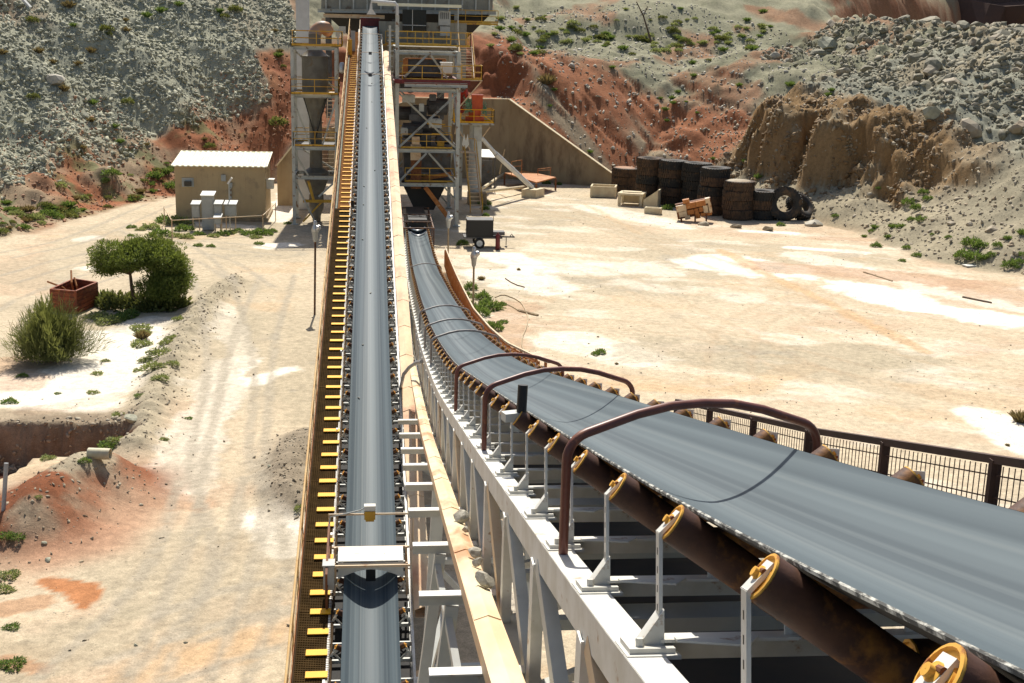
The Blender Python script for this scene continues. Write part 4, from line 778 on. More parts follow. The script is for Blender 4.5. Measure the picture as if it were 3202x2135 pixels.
for x, y, z, a, b_, h in ((-2.25, 92.2, 13.3, .28, .25, .5), (-1.95, 93.8, 13.5, .45, .3, .5), (-2.2, 91.4, 12.9, .1, .1, .9)): m = MB(); m.box((x, y, z), (a, b_, h)); m.beam((x, y, z-h/2-.5), (x, y, z-h/2), .08, .08); m.build('switch_box', 'cabinet_grey', dc)
m = MB(); m.lathe([(.05, 0), (.2, .1), (.22, .5), (.12, .75)], (-1.95, 91.0, 10.6), 12); m.build('floodlight', 'steel_bright', dc, smooth=True)
m = MB(); m.box((-5.0, 99.4, 10), (.95, .95, 20)); solo(m, 'vent_stack', 'stack_pale', (-5.0, 99.4, 0), 'tall pale square vent stack rising behind the dust cyclone', 'vent stack')
for k, (x, y, z, c_) in enumerate(((-1.45, 95.5, 12.1, 'yellow_rail'), (-1.25, 97.2, 12.7, 'pvc_grey'))):
    m = MB(); m.box((x, y, z), (.3, .3, 1.4)); m.box((x, y, z+.72), (.34, .34, .06)); m.beam((x+.2, y, z-.7), (-.9, y, z-.7), .08, .06); m.beam((x, y, z-.7), (x, y, z-.2), .1, .1); m.build('control_box', c_, lc)
# ------------------------------------------------------------------ concrete walls
rw = MB(); T_ = [(-3.8, 119.2), (4, 121.2), (13, 120.9), (23.3, 114.4)]; tops = [4.5, 7.35, 7.4, .35]
for (a, b_, za, zb) in zip(T_[:-1], T_[1:], tops[:-1], tops[1:]):
    e = Vector((b_[0]-a[0], b_[1]-a[1], 0)).normalized(); nn = Vector((-e.y, e.x, 0))*.38
    rw.prism([(a[0], a[1], -.3), (b_[0], b_[1], -.3), (b_[0], b_[1], zb), (a[0], a[1], za)], nn)
rwo = solo(rw, 'retaining_wall', 'concrete', (13, 120.9, 0), 'tall stained concrete retaining wall with a long sloping top', 'wall')
rw = MB(); e0 = Vector((13, 120.9, 7.42)); e1 = Vector((23.3, 114.4, .37)); rw.beam(e0-(e1-e0).normalized()*.1, e1, .42, .06); rw.beam((4, 121.35, 7.42), (13, 121.05, 7.46), .42, .06); rw.build('coping', 'concrete_pale', rwo)
m = MB(); a = AY(866, 517, 101); b_ = AY(917, 452, 101); m.prism([(a[0], 101, -.2), (b_[0], 101, -.2), tuple(b_), tuple(a)], (0, .35, 0)); wo = solo(m, 'wing_wall', 'concrete', (a[0], 101, 0), 'small tan concrete wing wall with sloping top beside the shed', 'wall'); m = MB(); m.beam(tuple(a), tuple(b_), .5, .1); m.build('coping', 'concrete_pale', wo)
# ------------------------------------------------------------------ shed
sx0, sx1, sy0, sy1 = -13.75, -7.45, 92.6, 97.4
sh = thing('shed', 'small windowed tan sheet metal shed with a cream ribbed roof', 'shed', ((sx0+sx1)/2, (sy0+sy1)/2, 0))
m = MB(); m.prism([(sx0, sy0, .25), (sx1, sy0, .25), (sx1, sy0, 3.92), (sx0, sy0, 3.92)], (0, .06, 0)); m.prism([(sx1-.06, sy0+.06, .25), (sx1-.06, sy1, .25), (sx1-.06, sy1, 4.34), (sx1-.06, sy0+.06, 3.93)], (.06, 0, 0)); m.prism([(sx0, sy0+.06, .25), (sx0, sy1, .25), (sx0, sy1, 4.34), (sx0, sy0+.06, 3.93)], (.06, 0, 0)); m.box(((sx0+sx1)/2, sy1-.03, 2.29), (sx1-sx0-.13, .06, 4.1))
for x in np.arange(sx0+.35, sx1, .38): m.box((x, sy0-.006, 2.1), (.02, .012, 3.6))
m.build('wall', 'shed_tan', sh)
m = MB(); m.box(((sx0+sx1)/2, (sy0+sy1)/2, .1), (sx1-sx0+.3, sy1-sy0+.3, .3)); m.build('plinth', 'concrete', sh)
m = MB(); n_ = 70; xs_ = np.linspace(sx0-.2, sx1+.2, n_); zf = lambda k: .045 if k % 4 in (0, 1) else 0
m.sheet([[(x, y, z+zf(k)) for k, x in enumerate(xs_)] for y, z in ((sy0-.22, 3.93), (sy1+.2, 4.46))]); m.sheet([[(x, sy0-.22, 3.93+zf(k)) for k, x in enumerate(xs_)], [(x, sy0-.22, 3.86+zf(k)) for k, x in enumerate(xs_)]])
m.box(((sx0+sx1)/2, sy1+.2, 4.46), (sx1-sx0+.4, .1, .1)); m.build('roof', 'roof_cream', sh)
m = MB(); m.box((-12.85, sy0-.05, 2.75), (.82, .06, .62)); f = m.build('window_frame', 'cabinet_grey', sh); m = MB(); m.box((-12.82, sy0-.16, 2.68), (.5, .24, .34)); m.build('air_conditioner', 'window_dark', f); m = MB(); m.box((-12.55, sy0-.1, 2.75), (.05, .1, .5)); m.build('louvre', 'steel_grey', f)
for x, z, w_, h_ in ((-10.35, 3.1, .32, .45), (-9.88, 2.6, .26, .32)): m = MB(); m.box((x, sy0-.1, z), (w_, .16, h_)); m.build('wall_box', 'cabinet_grey', sh)
m = MB(); m.beam((-9.88, sy0-.07, 2.4), (-9.88, sy0-.07, .3), .12, .1); m.build('wall_conduit', 'steel_grey', sh)
m = MB(); m.box((sx1+.26, sy0+1.2, 2.55), (.5, .7, .62)); m.box((sx1+.26, sy0+1.2, 2.9), (.62, .85, .06)); m.build('air_conditioner', 'cabinet_white', sh)
# ------------------------------------------------------------------ electrical kiosk group in front of the shed
def cabinet(name, label, x, y, z0, w_, dd, h_, hood=.25, posts=True):
    t = thing(name, label, 'cabinet', (x, y, 0)); m = MB(); m.box((x, y, z0+h_/2), (w_, dd, h_)); m.box((x, y-dd/2-.01, z0+h_*.5), (w_*.86, .02, h_*.86)); m.build('cabinet_body', 'cabinet_grey', t)
    m = MB(); e = w_/2+.06; f = dd/2+.12; m.prism([(x-e, y-f, z0+h_+.02), (x+e, y-f, z0+h_+.02), (x+e, y-f, z0+h_+.07), (x-e, y-f, z0+h_+.07)], (.05, 2*f+.1, .18)); o = m.build('cabinet_hood', 'cabinet_white' if h_ > 2 else 'cabinet_grey', t)
    if posts:
        for s in (-1, 1): m = MB(); m.beam((x+s*w_*.42, y, 0), (x+s*w_*.42, y, z0), .07, .07); m.build('leg', 'cream_paint', t)
    return t
cabinet('electrical_kiosk', 'tallest grey electrical kiosk with white hood standing before the shed', -11.0, 88.6, .05, .8, .6, 2.3, posts=False)
cabinet('electrical_cabinet', 'grey electrical cabinet on posts, left of the tall kiosk', -11.8, 88.4, .9, .5, .4, .85)
cabinet('electrical_cabinet', 'narrow electrical cabinet on posts, just right of the tall kiosk', -10.3, 88.3, .9, .5, .4, .9)
cabinet('electrical_cabinet', 'wide electrical cabinet, rightmost of the row before the shed', -9.5, 88.6, 1.0, .75, .45, .75)
cabinet('meter_box', 'small low meter box on posts before the kiosk', -10.25, 87.4, .6, .42, .3, .4)
lt = thing('floodlight_post', 'slim post with a tilted white floodlight beside the kiosk', 'floodlight', (-9.6, 88.9, 0))
m = MB(); m.tube([(-9.6, 88.9, 0), (-9.6, 88.9, 3.25)], .04, 8); m.build('post', 'steel_grey', lt); m = MB(); m.box((-9.52, 88.8, 3.35), (.12, .3, .5), M=Matrix.Rotation(.6, 3, 'Y')); m.build('lamp_head', 'white_paint', lt)
fe = thing('pipe_fence', 'low pipe rail fence around the front of the shed', 'fence', (-10, 86.2, 0))
fp = [tuple(G(515, 705))[:2], tuple(G(539, 748))[:2], tuple(G(823, 731))[:2], tuple(G(862, 690))[:2]]
for a, b_ in zip(fp[:-1], fp[1:]): m = MB(); m.tube([(a[0], a[1], 1.25), (b_[0], b_[1], 1.25)], .03, 6); m.build('rail', 'cream_paint', fe)
for a in fp: m = MB(); m.tube([(a[0], a[1], 0), (a[0], a[1], 1.32)], .035, 6); m.build('post', 'cream_paint', fe)
# ------------------------------------------------------------------ rock breaker on its pedestal
pb = thing('rock_breaker', 'orange red rock breaker base draped in green netting on a yellow railed grey pedestal', 'machine', (8.45, 104, 0))
m = MB(); m.lathe([(.62, -.1), (.55, .3), (.50, 6.3)], (8.45, 104, 0), 28); m.box((8.6, 103.5, 5.6), (.62, .12, 1.1)); m.build('pedestal', 'grey_paint', pb, smooth=True)
m = MB(); m.box((8.2, 104, 6.42), (3.3, 2.2, .14)); m.build('platform', 'steel_grey', pb)
m = MB(); rails(m, [(6.6, 102.95, 6.5), (9.82, 102.95, 6.5), (9.82, 105.05, 6.5), (6.6, 105.05, 6.5)], h=1.05, step=1.3); m.beam((9.0, 102.95, 7.1), (9.8, 102.95, 6.55), .05, .05); m.box((6.9, 102.9, 6.9), (.6, .04, .75)); m.build('handrail', 'yellow', pb)
m = MB(); m.lathe([(.75, 0), (.78, .35), (.72, .5)], (8.35, 104, 6.5), 26); m.lathe([(.5, .0), (.55, .9), (.35, 1.0)], (8.35, 104, 7.0), 26); m.build('slewing_base', 'orange_paint', pb, smooth=True)
m = MB(); m.box((8.5, 103.8, 8.1), (.85, .9, 1.05)); m.box((8.5, 103.8, 8.66), (.95, 1.0, .08)); m.build('housing', 'orange_paint', pb)
m = MB(); m.lathe([(.15, -.2), (.85, -.16), (.9, 0), (.85, .16), (.15, .2)], (7.15, 104.0, 8.0), 28, Matrix.Rotation(pi/2, 3, 'Y')@Matrix.Rotation(.5, 3, 'X')); m.build('side_disc', 'red_paint', pb, smooth=True)
m = MB(); m.tube([(6.8, 104.2, 8.2), (7.6, 104.0, 8.9), (7.8, 103.9, 7.6)], [.2, .26, .2], 8); m.build('boom_arm', 'red_paint', pb, smooth=True)
m = MB()
for k in range(46):
    a = rng.uniform(0, 2*pi); x = 7.72+rng.uniform(-.3, .3); z = 7.75+rng.uniform(-.3, .85); m.tube([(x, 103.45+rng.uniform(-.1, .1), z), (x+rng.uniform(-.2, .2), 103.38, z-.12), (x+rng.uniform(-.2, .25), 103.42, z-.3)], .03, 5)
m.build('netting', 'green_paint', pb); m = MB()
for k in range(30):
    x = 9.05+rng.uniform(-.12, .2); z = 7.6+rng.uniform(-.3, .6); m.tube([(x, 103.6, z), (x+rng.uniform(-.1, .15), 103.5, z-.25)], .035, 5)
m.build('netting', 'green_paint', pb)
for a, b_ in (((6.8, 103, 6.35), (8.0, 103.5, 4.3)), ((9.5, 103, 6.2), (9.0, 103.6, 5.4))): m = MB(); m.beam(a, b_, .07, .07); m.build('strut', 'cream_paint', pb)
blk = tuple(G(1663, 612)); blk = (blk[0], blk[1], .35)
m = MB(); m.tube([(8.9, 103.9, 5.3), (10.2, 105.0, 3.9)], .16, 12); m.tube([(10.2, 105.0, 3.9), (blk[0], blk[1], .7)], .21, 14); m.build('brace_pipe', 'stack_pale', pb, smooth=True)
m = MB(); m.tube([(9.3, 104.4, 4.75), (blk[0]-1.6, blk[1]-.4, 2.4)], .05, 8); m.build('brace_pipe', 'steel_bright', pb, smooth=True)
for p in (G(1577, 556), G(1640, 600)): m = MB(); m.tube([(8.6, 103.6, .9), (p[0], p[1], .45)], .13, 10); m.build('brace_pipe', 'concrete_pale', pb, smooth=True)
m = MB(); m.box((8.6, 103.3, .45), (1.5, 1.2, .95)); m.build('footing', 'concrete', pb)
m = MB(); m.prism([(blk[0]-1.0, blk[1]-.8, -.1), (blk[0]+.2, blk[1]-1.2, -.1), (blk[0]+1.1, blk[1]+.2, -.1), (blk[0]-.1, blk[1]+.9, -.1)], (0, 0, .75)); solo(m, 'concrete_block', 'concrete_pale', (blk[0], blk[1], 0), 'pale concrete footing block under the sloping brace pipe', 'block')
# white sheet roof behind, small lean-to
p = AY(1505, 470, 113); ll = thing('lean_to', 'low white roofed shelter in shade against the retaining wall', 'shelter', (p[0]+1, 113, 0))
m = MB(); a = AY(1500, 492, 112); b_ = AY(1548, 494, 112); c_ = AY(1532, 469, 115); d_ = AY(1500, 468, 115); m.prism([tuple(a), tuple(b_), tuple(c_), tuple(d_)], (0, 0, .06)); m.build('roof', 'white_paint', ll)
for q in (a, b_, c_, d_): m = MB(); m.beam((q[0], q[1], 0), tuple(q), .08, .08); m.build('post', 'dark_steel', ll)
m = MB(); m.box(((a[0]+b_[0])/2, 114.5, 1.2), (b_[0]-a[0], .06, 2.4)); m.build('back_panel', 'dark_steel', ll)
# rusty platform table with hand rails
tb = thing('loading_platform', 'flat rusty steel platform with thin rails near the retaining wall', 'platform', tuple(G(1640, 590)))
q = [G(x, y, 1.05) for x, y in ((1578, 543), (1636, 536), (1738, 557), (1677, 573))]
m = MB(); m.prism([tuple(v) for v in q], (0, 0, .1)); m.build('deck', 'rust_orange', tb)
for v in q: m = MB(); m.beam((v[0], v[1], 0), tuple(v), .15, .15); m.build('leg', 'rust', tb)
for aa, bb in (((1600, 505), (1632, 500)), ((1682, 528), (1722, 524))):
    a = AY(aa[0], aa[1], 114.5); b_ = AY(bb[0], bb[1], 114.5); m = MB()
    for v in (a, b_): m.beam((v[0], v[1], .9), tuple(v), .05, .05)
    m.beam(tuple(a), tuple(b_), .05, .05); m.beam((a[0], a[1], (a[2]+1)/2+.2), (b_[0], b_[1], (b_[2]+1)/2+.2), .04, .04); m.build('handrail', 'rust_orange', tb)
m = MB(); m.tube([tuple(AY(1562, 545, 111)), tuple(AY(1572, 490, 111)), tuple(AY(1578, 466, 111))], .06, 6); solo(m, 'leaning_pole', 'wood', AY(1562, 545, 111), 'thin pole leaning by the lean-to shelter', 'pole')
m = MB(); v = G(1718, 555); m.beam((v[0], v[1], 0), (v[0], v[1], 2.0), .3, .3); solo(m, 'bollard', 'yellow_rail', v, 'yellow bollard at the foot of the retaining wall', 'bollard')
m = MB(); v = G(1800, 572); m.beam((v[0], v[1], 0), (v[0], v[1], 1.15), .16, .16); m.beam((v[0]-.5, v[1], .1), (v[0]+.6, v[1], .1), .3, .2); solo(m, 'marker_post', 'yellow_rail', v, 'short yellow marker post on the yard before the sloping wall', 'post')
# ------------------------------------------------------------------ trailer
a = G(1462, 776); b_ = G(1535, 776); tx0, tx1, ty = a[0], b_[0]+.1, a[1]
tr = thing('welder_trailer', 'black box trailer with white wheel hubs and a tow bar', 'trailer', ((tx0+tx1)/2, ty, 0))
m = MB(); m.box(((tx0+tx1)/2, ty+.65, 1.28), (1.68, 1.3, 1.05)); m.build('body', 'black', tr)
m = MB(); m.box(((tx0+tx1)/2, ty+.65, 1.83), (1.72, 1.34, .05)); m.tube([(tx1+.02, ty+.1, 1.8), (tx1+.02, ty+.1, 2.1)], .02, 5); m.build('roof', 'dark_steel', tr)
m = MB(); m.box(((tx0+tx1)/2+.2, ty+.65, .68), (2.5, 1.25, .10)); m.beam((tx1+.2, ty+.65, .68), (tx1+1.5, ty+.65, .66), .09, .09); m.beam((tx1+.95, ty+.65, .68), (tx1+.95, ty+.65, .1), .05, .05); m.lathe([(.09, 0), (.09, .06)], (tx1+.95, ty+.65, .0), 10); m.box((tx1+.42, ty+.5, .95), (.75, .7, .22)); m.tube([(tx1+1.2, ty+.65, .7), (tx1+1.3, ty+.65, .86), (tx1+1.42, ty+.65, .7)], .03, 6); m.build('chassis', 'dark_steel', tr)
for dy in (-.06, 1.32):
    m = MB(); M_ = Matrix.Rotation(pi/2, 3, 'X'); m.lathe([(.2, -.1), (.3, -.11), (.345, -.06), (.345, .06), (.3, .11), (.2, .1)], ((tx0+tx1)/2-.05, ty+dy, .345), 24, M_, close=True); wv = m.build('wheel', 'rubber', tr, smooth=True)
    m = MB(); m.lathe([(.04, .1), (.1, .09), (.12, .06), (.20, .05), (.21, .1)], ((tx0+tx1)/2-.05, ty+dy, .345), 20, M_); m.build('rim', 'cabinet_white', wv)
m = MB(); m.lathe([(.13, 0), (.15, .03), (.15, .95), (.13, 1.0), (.05, 1.05), (.05, 1.15)], (tx1+.28, ty-.55, .0), 14); solo(m, 'gas_bottle', 'dark_red', (tx1+.28, ty-.55, 0), 'dark red gas bottle standing in front of the trailer tow bar', 'gas bottle', smooth=True)
# ------------------------------------------------------------------ lamp posts
def lamp(px, py, hgt, label, cloth, lean=0.0):
    v = G(px, py); x, y = v[0], v[1]; t = thing('lamp_post', label, 'lamp post', (x, y, 0))
    m = MB(); m.tube([(x, y, 0), (x+lean, y, hgt-.4)], .05, 8); m.build('pole', 'rust_roller' if cloth else 'wood', t, smooth=True)
    m = MB(); m.lathe([(.07, -.45), (.11, -.35), (.14, -.05), (.17, 0), (.17, .05)], (x+lean, y, hgt), 12); m.build('lamp_bracket', 'cabinet_grey', t, smooth=True)
    m = MB(); m.lathe([(.16, .03), (.19, .12), (.13, .3), (.09, .42), (.1, .5), (.05, .58)], (x+lean, y, hgt), 12); m.lathe([(.02, -.1), (.12, -.06), (.14, .1), (.03, .2)], (x+lean+.12, y-.05, hgt+.2), 10, Matrix.Rotation(.7, 3, 'Y')); m.build('lamp_head', 'steel_bright', t, smooth=True)
lamp(984, 985, 4.1, 'thin lamp post with a shiny head, left of the striped walkway', True, .07)
lamp(1479, 975, 2.75, 'lamp post with a silver head standing in the green shrubs', False)
lamp(1401, 800, 2.2, 'short lamp post with shiny head close by the black trailer', False)
# ------------------------------------------------------------------ tyres
def tyre_mb(R_=1.28, W_=.82):
    m = MB(); h = W_/2; prof = [(.62, -h*.72), (.70, -h*.86), (.95, -h*1.0), (1.16, -h*.94), (1.23, -h*.80), (1.235, h*.80), (1.16, h*.94), (.95, h), (.70, h*.86), (.62, h*.72)]
    m.lathe(prof, (0, 0, 0), 48, None, True); n = 34
    for k in range(n):
        for s in (-1, 1):
            a = 2*pi*(k+(.5 if s > 0 else 0))/n; M_ = Matrix.Rotation(a, 3, 'Z'); M2 = M_@Matrix.Rotation(.25*s, 3, 'X'); m.box(M_@Vector((1.245, 0, s*h*.52)), (.09, .135, h*.86), M=M2)
    return m
TY = {}
for nm in ('rubber', 'rubber_dusty'):
    o = tyre_mb().build('tyre', nm, None, smooth=True); TY[nm] = o.data; COL.objects.unlink(o); bpy.data.objects.remove(o)
def tyre(x, y, z, nm, label, group, rot=(0, 0, 0), s=1.0):
    o = bpy.data.objects.new('tyre', TY[nm]); COL.objects.link(o); o.location = (x, y, z); o.rotation_euler = rot; o.scale = (s, s, s); return tag(o, label, 'tyre', group)
# (centre px, base py, number, dusty pattern, description)
stacks = [(1957, 606, 3, 'ddd', 'in the brown dirt-filled stack nearest the concrete wall'), (2038, 632, 5, 'rdrdd', 'in the tallest dark stack, second from the concrete wall'), (2108, 642, 5, 'ddrdr', 'in the dusty stack third from the concrete wall'), (2184, 652, 5, 'rrrrr', 'in the black stack fourth from the concrete wall'), (2238, 672, 5, 'ddrdr', 'in the stack directly behind the rusty machine part'), (2316, 688, 4, 'dddd', 'in the brown stack topped with earth'), (2392, 688, 3, 'rdr', 'in the low stack beside the standing tyre')]
for px, py, n_, pat, ds in stacks:
    v = G(px, py); s_ = .92
    for k in range(n_):
        jx, jy = rng.uniform(-.1, .1, 2); x, y = v[0]+jx, v[1]+1.1+jy
        pos = 'bottom' if k == 0 else ('topmost' if k == n_-1 else ['', 'second', 'third', 'fourth'][k])
        tyre(x, y, .40*s_+k*.79*s_, 'rubber' if pat[k] == 'r' else 'rubber_dusty', f'{pos} huge tyre '+(f'{ds}' if k in (0, n_-1) else f'from the ground {ds}'), 'stacked truck tyres', (rng.uniform(-.02, .02), rng.uniform(-.02, .02), rng.uniform(0, 6)), s_)
    if px in (1957, 2316):
        m = MB(); rngs = [(r_, z_) for r_, z_ in ((1.15, .0), (.8, .16), (.4, .2), (.02, .22))]; m.lathe(rngs, (v[0], v[1]+1.1, n_*.79*s_-.1), 20); o = solo(m, 'earth_heap', 'rock_red' if px == 1957 else 'rock_brown', (v[0], v[1]+1.1, n_*.79*s_-.1), 'red earth filling the top of the tyre stack nearest the wall' if px == 1957 else 'stony brown earth filling the top of the rightmost tall tyre stack', 'earth', smooth=True)
v = G(2457, 690); tyre(v[0], v[1]+.5, 1.26, 'rubber', 'huge black tyre standing upright at the end of the tyre stacks', None, (R(82), 0, R(-14)), 1.03)
v = G(2528, 690); tyre(v[0]-.3, v[1]+1.2, .92, 'rubber', 'black tyre leaning low behind the upright tyre', None, (R(50), 0, R(35)), .95)
# ------------------------------------------------------------------ concrete troughs and scrap on the yard
def trough_box(px, py, L_, W_, h_, rz, label, mt='concrete_pale', floor=True):
    v = G(px, py); m = MB(); M_ = Matrix.Rotation(rz, 3, 'Z'); t_ = .14; q = lambda x, y, z: Vector((v[0], v[1], 0))+M_@Vector((x, y, z))
    for s in (-1, 1): m.box(q(0, s*(W_/2-t_/2), h_/2), (L_, t_, h_), M=M_); m.box(q(s*(L_/2-t_/2), 0, h_/2), (t_, W_-2*t_, h_), M=M_)
    if floor: m.box(q(0, 0, .08), (L_-2*t_, W_-2*t_, .1), M=M_)
    return solo(m, 'concrete_trough', mt, (v[0], v[1], 0), label, 'trough')
trough_box(1887, 612, 2.2, 1.9, .9, R(-14), 'open cream concrete trough nearest the sloping wall')
v = G(1975, 640); fr = thing('concrete_stand', 'cream concrete frame with an open side and slanted end slab', 'concrete frame', (v[0], v[1], 0)); M_ = Matrix.Rotation(R(-22), 3, 'Z'); q = lambda x, y, z: Vector((v[0], v[1], 0))+M_@Vector((x, y, z))
m = MB(); m.box(q(0, 0, .95), (2.1, 1.8, .16), M=M_); m.box(q(0, .1, 1.06), (1.5, .8, .08), M=M_); [m.box(q(x, y, .44), (.22, .22, .86), M=M_) for x in (-.9, .9) for y in (-.75, .75)]; m.box(q(0, .8, .44), (1.58, .12, .8), M=M_); m.build('slab', 'concrete_pale', fr)
m = MB(); m.prism([q(1.15, -1.0, 0), q(2.3, -1.0, 0), q(2.3, -1.0, 1.45), q(1.15, -1.0, .6)], M_@Vector((0, .35, 0))); m.prism([q(1.15, .3, 0), q(2.3, .3, 0), q(2.3, .3, 1.45), q(1.15, .3, .6)], M_@Vector((0, .3, 0))); m.prism([q(2.2, -.65, .0), q(2.32, -.65, 0), q(2.32, -.65, 1.4), q(2.2, -.65, 1.4)], M_@Vector((0, .95, 0))); m.build('end_slab', 'concrete_pale', fr)
trough_box(2042, 668, 1.3, .6, .5, R(-25), 'small low cream trough beside the slanted end slab', floor=False)
v = G(2165, 690); sp = thing('scrap_machine', 'rusty orange patchwork machine frame propped before the tyre stacks', 'scrap', (v[0], v[1], 0)); Ms = Matrix.Rotation(R(-8), 3, 'Z')@Matrix.Rotation(R(14), 3, 'X')@Matrix.Rotation(R(-14), 3, 'Y'); q = lambda x, y, z: Vector((v[0]+.1, v[1], .85))+Ms@Vector((x, y, z))
m = MB(); m.box(q(0, .3, 0), (2.7, .2, 1.25), M=Ms); m.build('plate', 'rust', sp)
for x, z, a_, b_ in ((-.95, .3, .75, .5), (-.2, .38, .7, .45), (.55, .38, .75, .45), (1.1, .5, .35, .4), (-.9, -.2, .6, .42), (-.3, -.15, .5, .36), (.15, -.2, .3, .5), (.5, -.1, .3, .36), (.85, -.15, .35, .6), (1.2, -.1, .22, .8), (.2, -.6, .35, .35), (.6, -.55, .35, .3), (1.0, -.6, .5, .2), (-.5, .78, .5, .3), (-.6, -.55, .4, .3)):
    m = MB(); m.box(q(x, .12, z), (a_, .22, b_), M=Ms); m.build('patch_plate', 'rust_orange' if rng.random() < .65 else 'cream_paint', sp)
for x in (-1.1, .0, .9): m = MB(); m.beam(q(x, .2, -.5), (q(x, .2, 0).x, v[1]-.35, 0), .12, .12); m.build('leg', 'rust', sp)
v = hit(2545, 706)
# ------------------------------------------------------------------ skip bin on the left
bq = [G(x, y) for x, y in ((163, 975), (240, 982), (306, 952), (235, 940))]; bz = 1.12
sk = thing('skip_bin', 'rusty red brown skip bin with scrap bars poking out', 'skip', tuple(sum(b for b in bq)/4))
m = MB()
for a, b_ in zip(bq, bq[1:]+bq[:1]):
    a = Vector(a); b_ = Vector(b_); m.beam(a+Vector((0, 0, bz/2)), b_+Vector((0, 0, bz/2)), .05, bz)
    for k in range(5): m.beam(a+Vector((0, 0, .12+k*.22)), b_+Vector((0, 0, .12+k*.22)), .12, .08)
    m.beam(a+Vector((0, 0, bz)), b_+Vector((0, 0, bz)), .1, .07); m.beam(a, a+Vector((0, 0, bz)), .1, .1)
m.poly([tuple(p_[:2])+(.15,) for p_ in bq]); m.build('bin_body', 'rust_red', sk)
cb_ = sum(b for b in bq)/4
for i, (dx, dy, ex, ey, z1) in enumerate(((.1, .1, -1.35, .3, 1.25), (.0, 0, -.25, .6, 1.75), (.3, -.2, .0, .1, 1.5))):
    m = MB(); m.tube([(cb_[0]+dx, cb_[1]+dy, .35), (cb_[0]+(dx+ex)/2, cb_[1]+dy, (z1+.5)/2+.15), (cb_[0]+ex, cb_[1]+ey, z1)], .05, 6); solo(m, 'scrap_bar', 'rust_orange', (cb_[0]+dx, cb_[1]+dy, .35), ['long red scrap bar hanging out over the left rim of the skip', 'tall curved scrap bar standing up in the skip', 'short scrap bar leaning in the middle of the skip'][i], 'scrap bar')
# culvert pipe, grey post, stray timber, hoses
v = hit(290, 1432); m = MB(); M_ = Matrix.Rotation(pi/2, 3, 'Y')@Matrix.Rotation(.15, 3, 'X'); m.lathe([(.14, -.33), (.17, -.33), (.17, .33), (.14, .33)], (v[0]+.2, v[1], v[2]+.08), 20, M_, True); solo(m, 'culvert_pipe', 'pipe_pale', v, 'cream culvert pipe poking from the bank at the trench end', 'pipe', smooth=True)
v = hit(8, 1600); m = MB(); m.tube([(v[0], v[1], v[2]-.2), (v[0]+.12, v[1]+.25, v[2]+1.3)], .06, 10); solo(m, 'grey_post', 'pvc_grey', v, 'grey plastic pipe post leaning at the left edge by the trench', 'post', smooth=True)
def onground(pts, r, name, mt, label, cat, z=.03):
    m = MB(); P = []
    for px, py in pts: q_ = hit(px, py); P.append((q_[0], q_[1], q_[2]+z))
    m.tube(P, r, 6); return solo(m, name, mt, P[0], label, cat, smooth=True)
def arc(pts, n_=6):
    P = [np.array(p, float) for p in pts]; out = []
    for i in range(len(P)-1):
        a, b_ = P[i], P[i+1]; pa = P[max(i-1, 0)]; nb = P[min(i+2, len(P)-1)]
        for t in np.linspace(0, 1, n_, endpoint=False): out.append(tuple(.5*((2*a)+(-pa+b_)*t+(2*pa-5*a+4*b_-nb)*t*t+(-pa+3*a-3*b_+nb)*t**3)))
    return out+[tuple(P[-1])]
onground(arc([(1548, 932), (1570, 924), (1600, 932), (1630, 950), (1648, 985), (1647, 1020), (1633, 1060), (1634, 1090), (1650, 1120)]), .03, 'hose', 'hose', 'thin tan hose looping over the sand beside the shrubs', 'hose')
onground(arc([(1570, 948), (1600, 960), (1625, 975)]), .03, 'hose', 'hose', 'short straight hose end lying beside the timber length', 'hose')
onground([(1620, 972), (1682, 988)], .07, 'timber_length', 'wood', 'pale timber length lying on the sand beside the hose', 'timber')
onground(arc([(1580, 872), (1605, 888), (1640, 900)]), .03, 'dead_branch', 'bark', 'thin dead branch lying on pale sand above the hose', 'branch')
onground([(2700, 852), (2790, 880)], .05, 'dead_branch', 'wood', 'thin pale stick lying on the pink stained ground', 'branch')
onground([(3010, 930), (3100, 948)], .06, 'dead_branch', 'bark', 'dark stick lying on the big white salt patch', 'branch')
v = hit(3030, 833); m = MB(); m.box((v[0], v[1], v[2]+.06), (.7, .6, .08), rz=.2); solo(m, 'white_panel', 'white_paint', v, 'flat white panel lying at the foot of the right bank', 'panel')
v = hit(80, 25); m = MB(); m.beam((v[0]-.5, v[1], v[2]+1.1), (v[0]+.45, v[1]-.2, v[2]), .45, .2); solo(m, 'steel_beam', 'stack_pale', v, 'pale beam lying at the top of the left rubble slope', 'beam')
v = hit(2040, 135); m = MB(); t0 = Vector((v[0], v[1], v[2]-.2)); a = AY(2012, 50, v[1]+1); b_ = AY(1990, 5, v[1]+1); m.tube([t0, tuple(a), tuple(b_)], [.12, .08, .05], 6); m.tube([tuple(a), tuple(AY(2025, 20, v[1]+1))], .05, 5); solo(m, 'dead_tree', 'bark', t0, 'thin dark dead tree trunk leaning on the upper bank', 'dead tree')
v = hit(2290, 215)
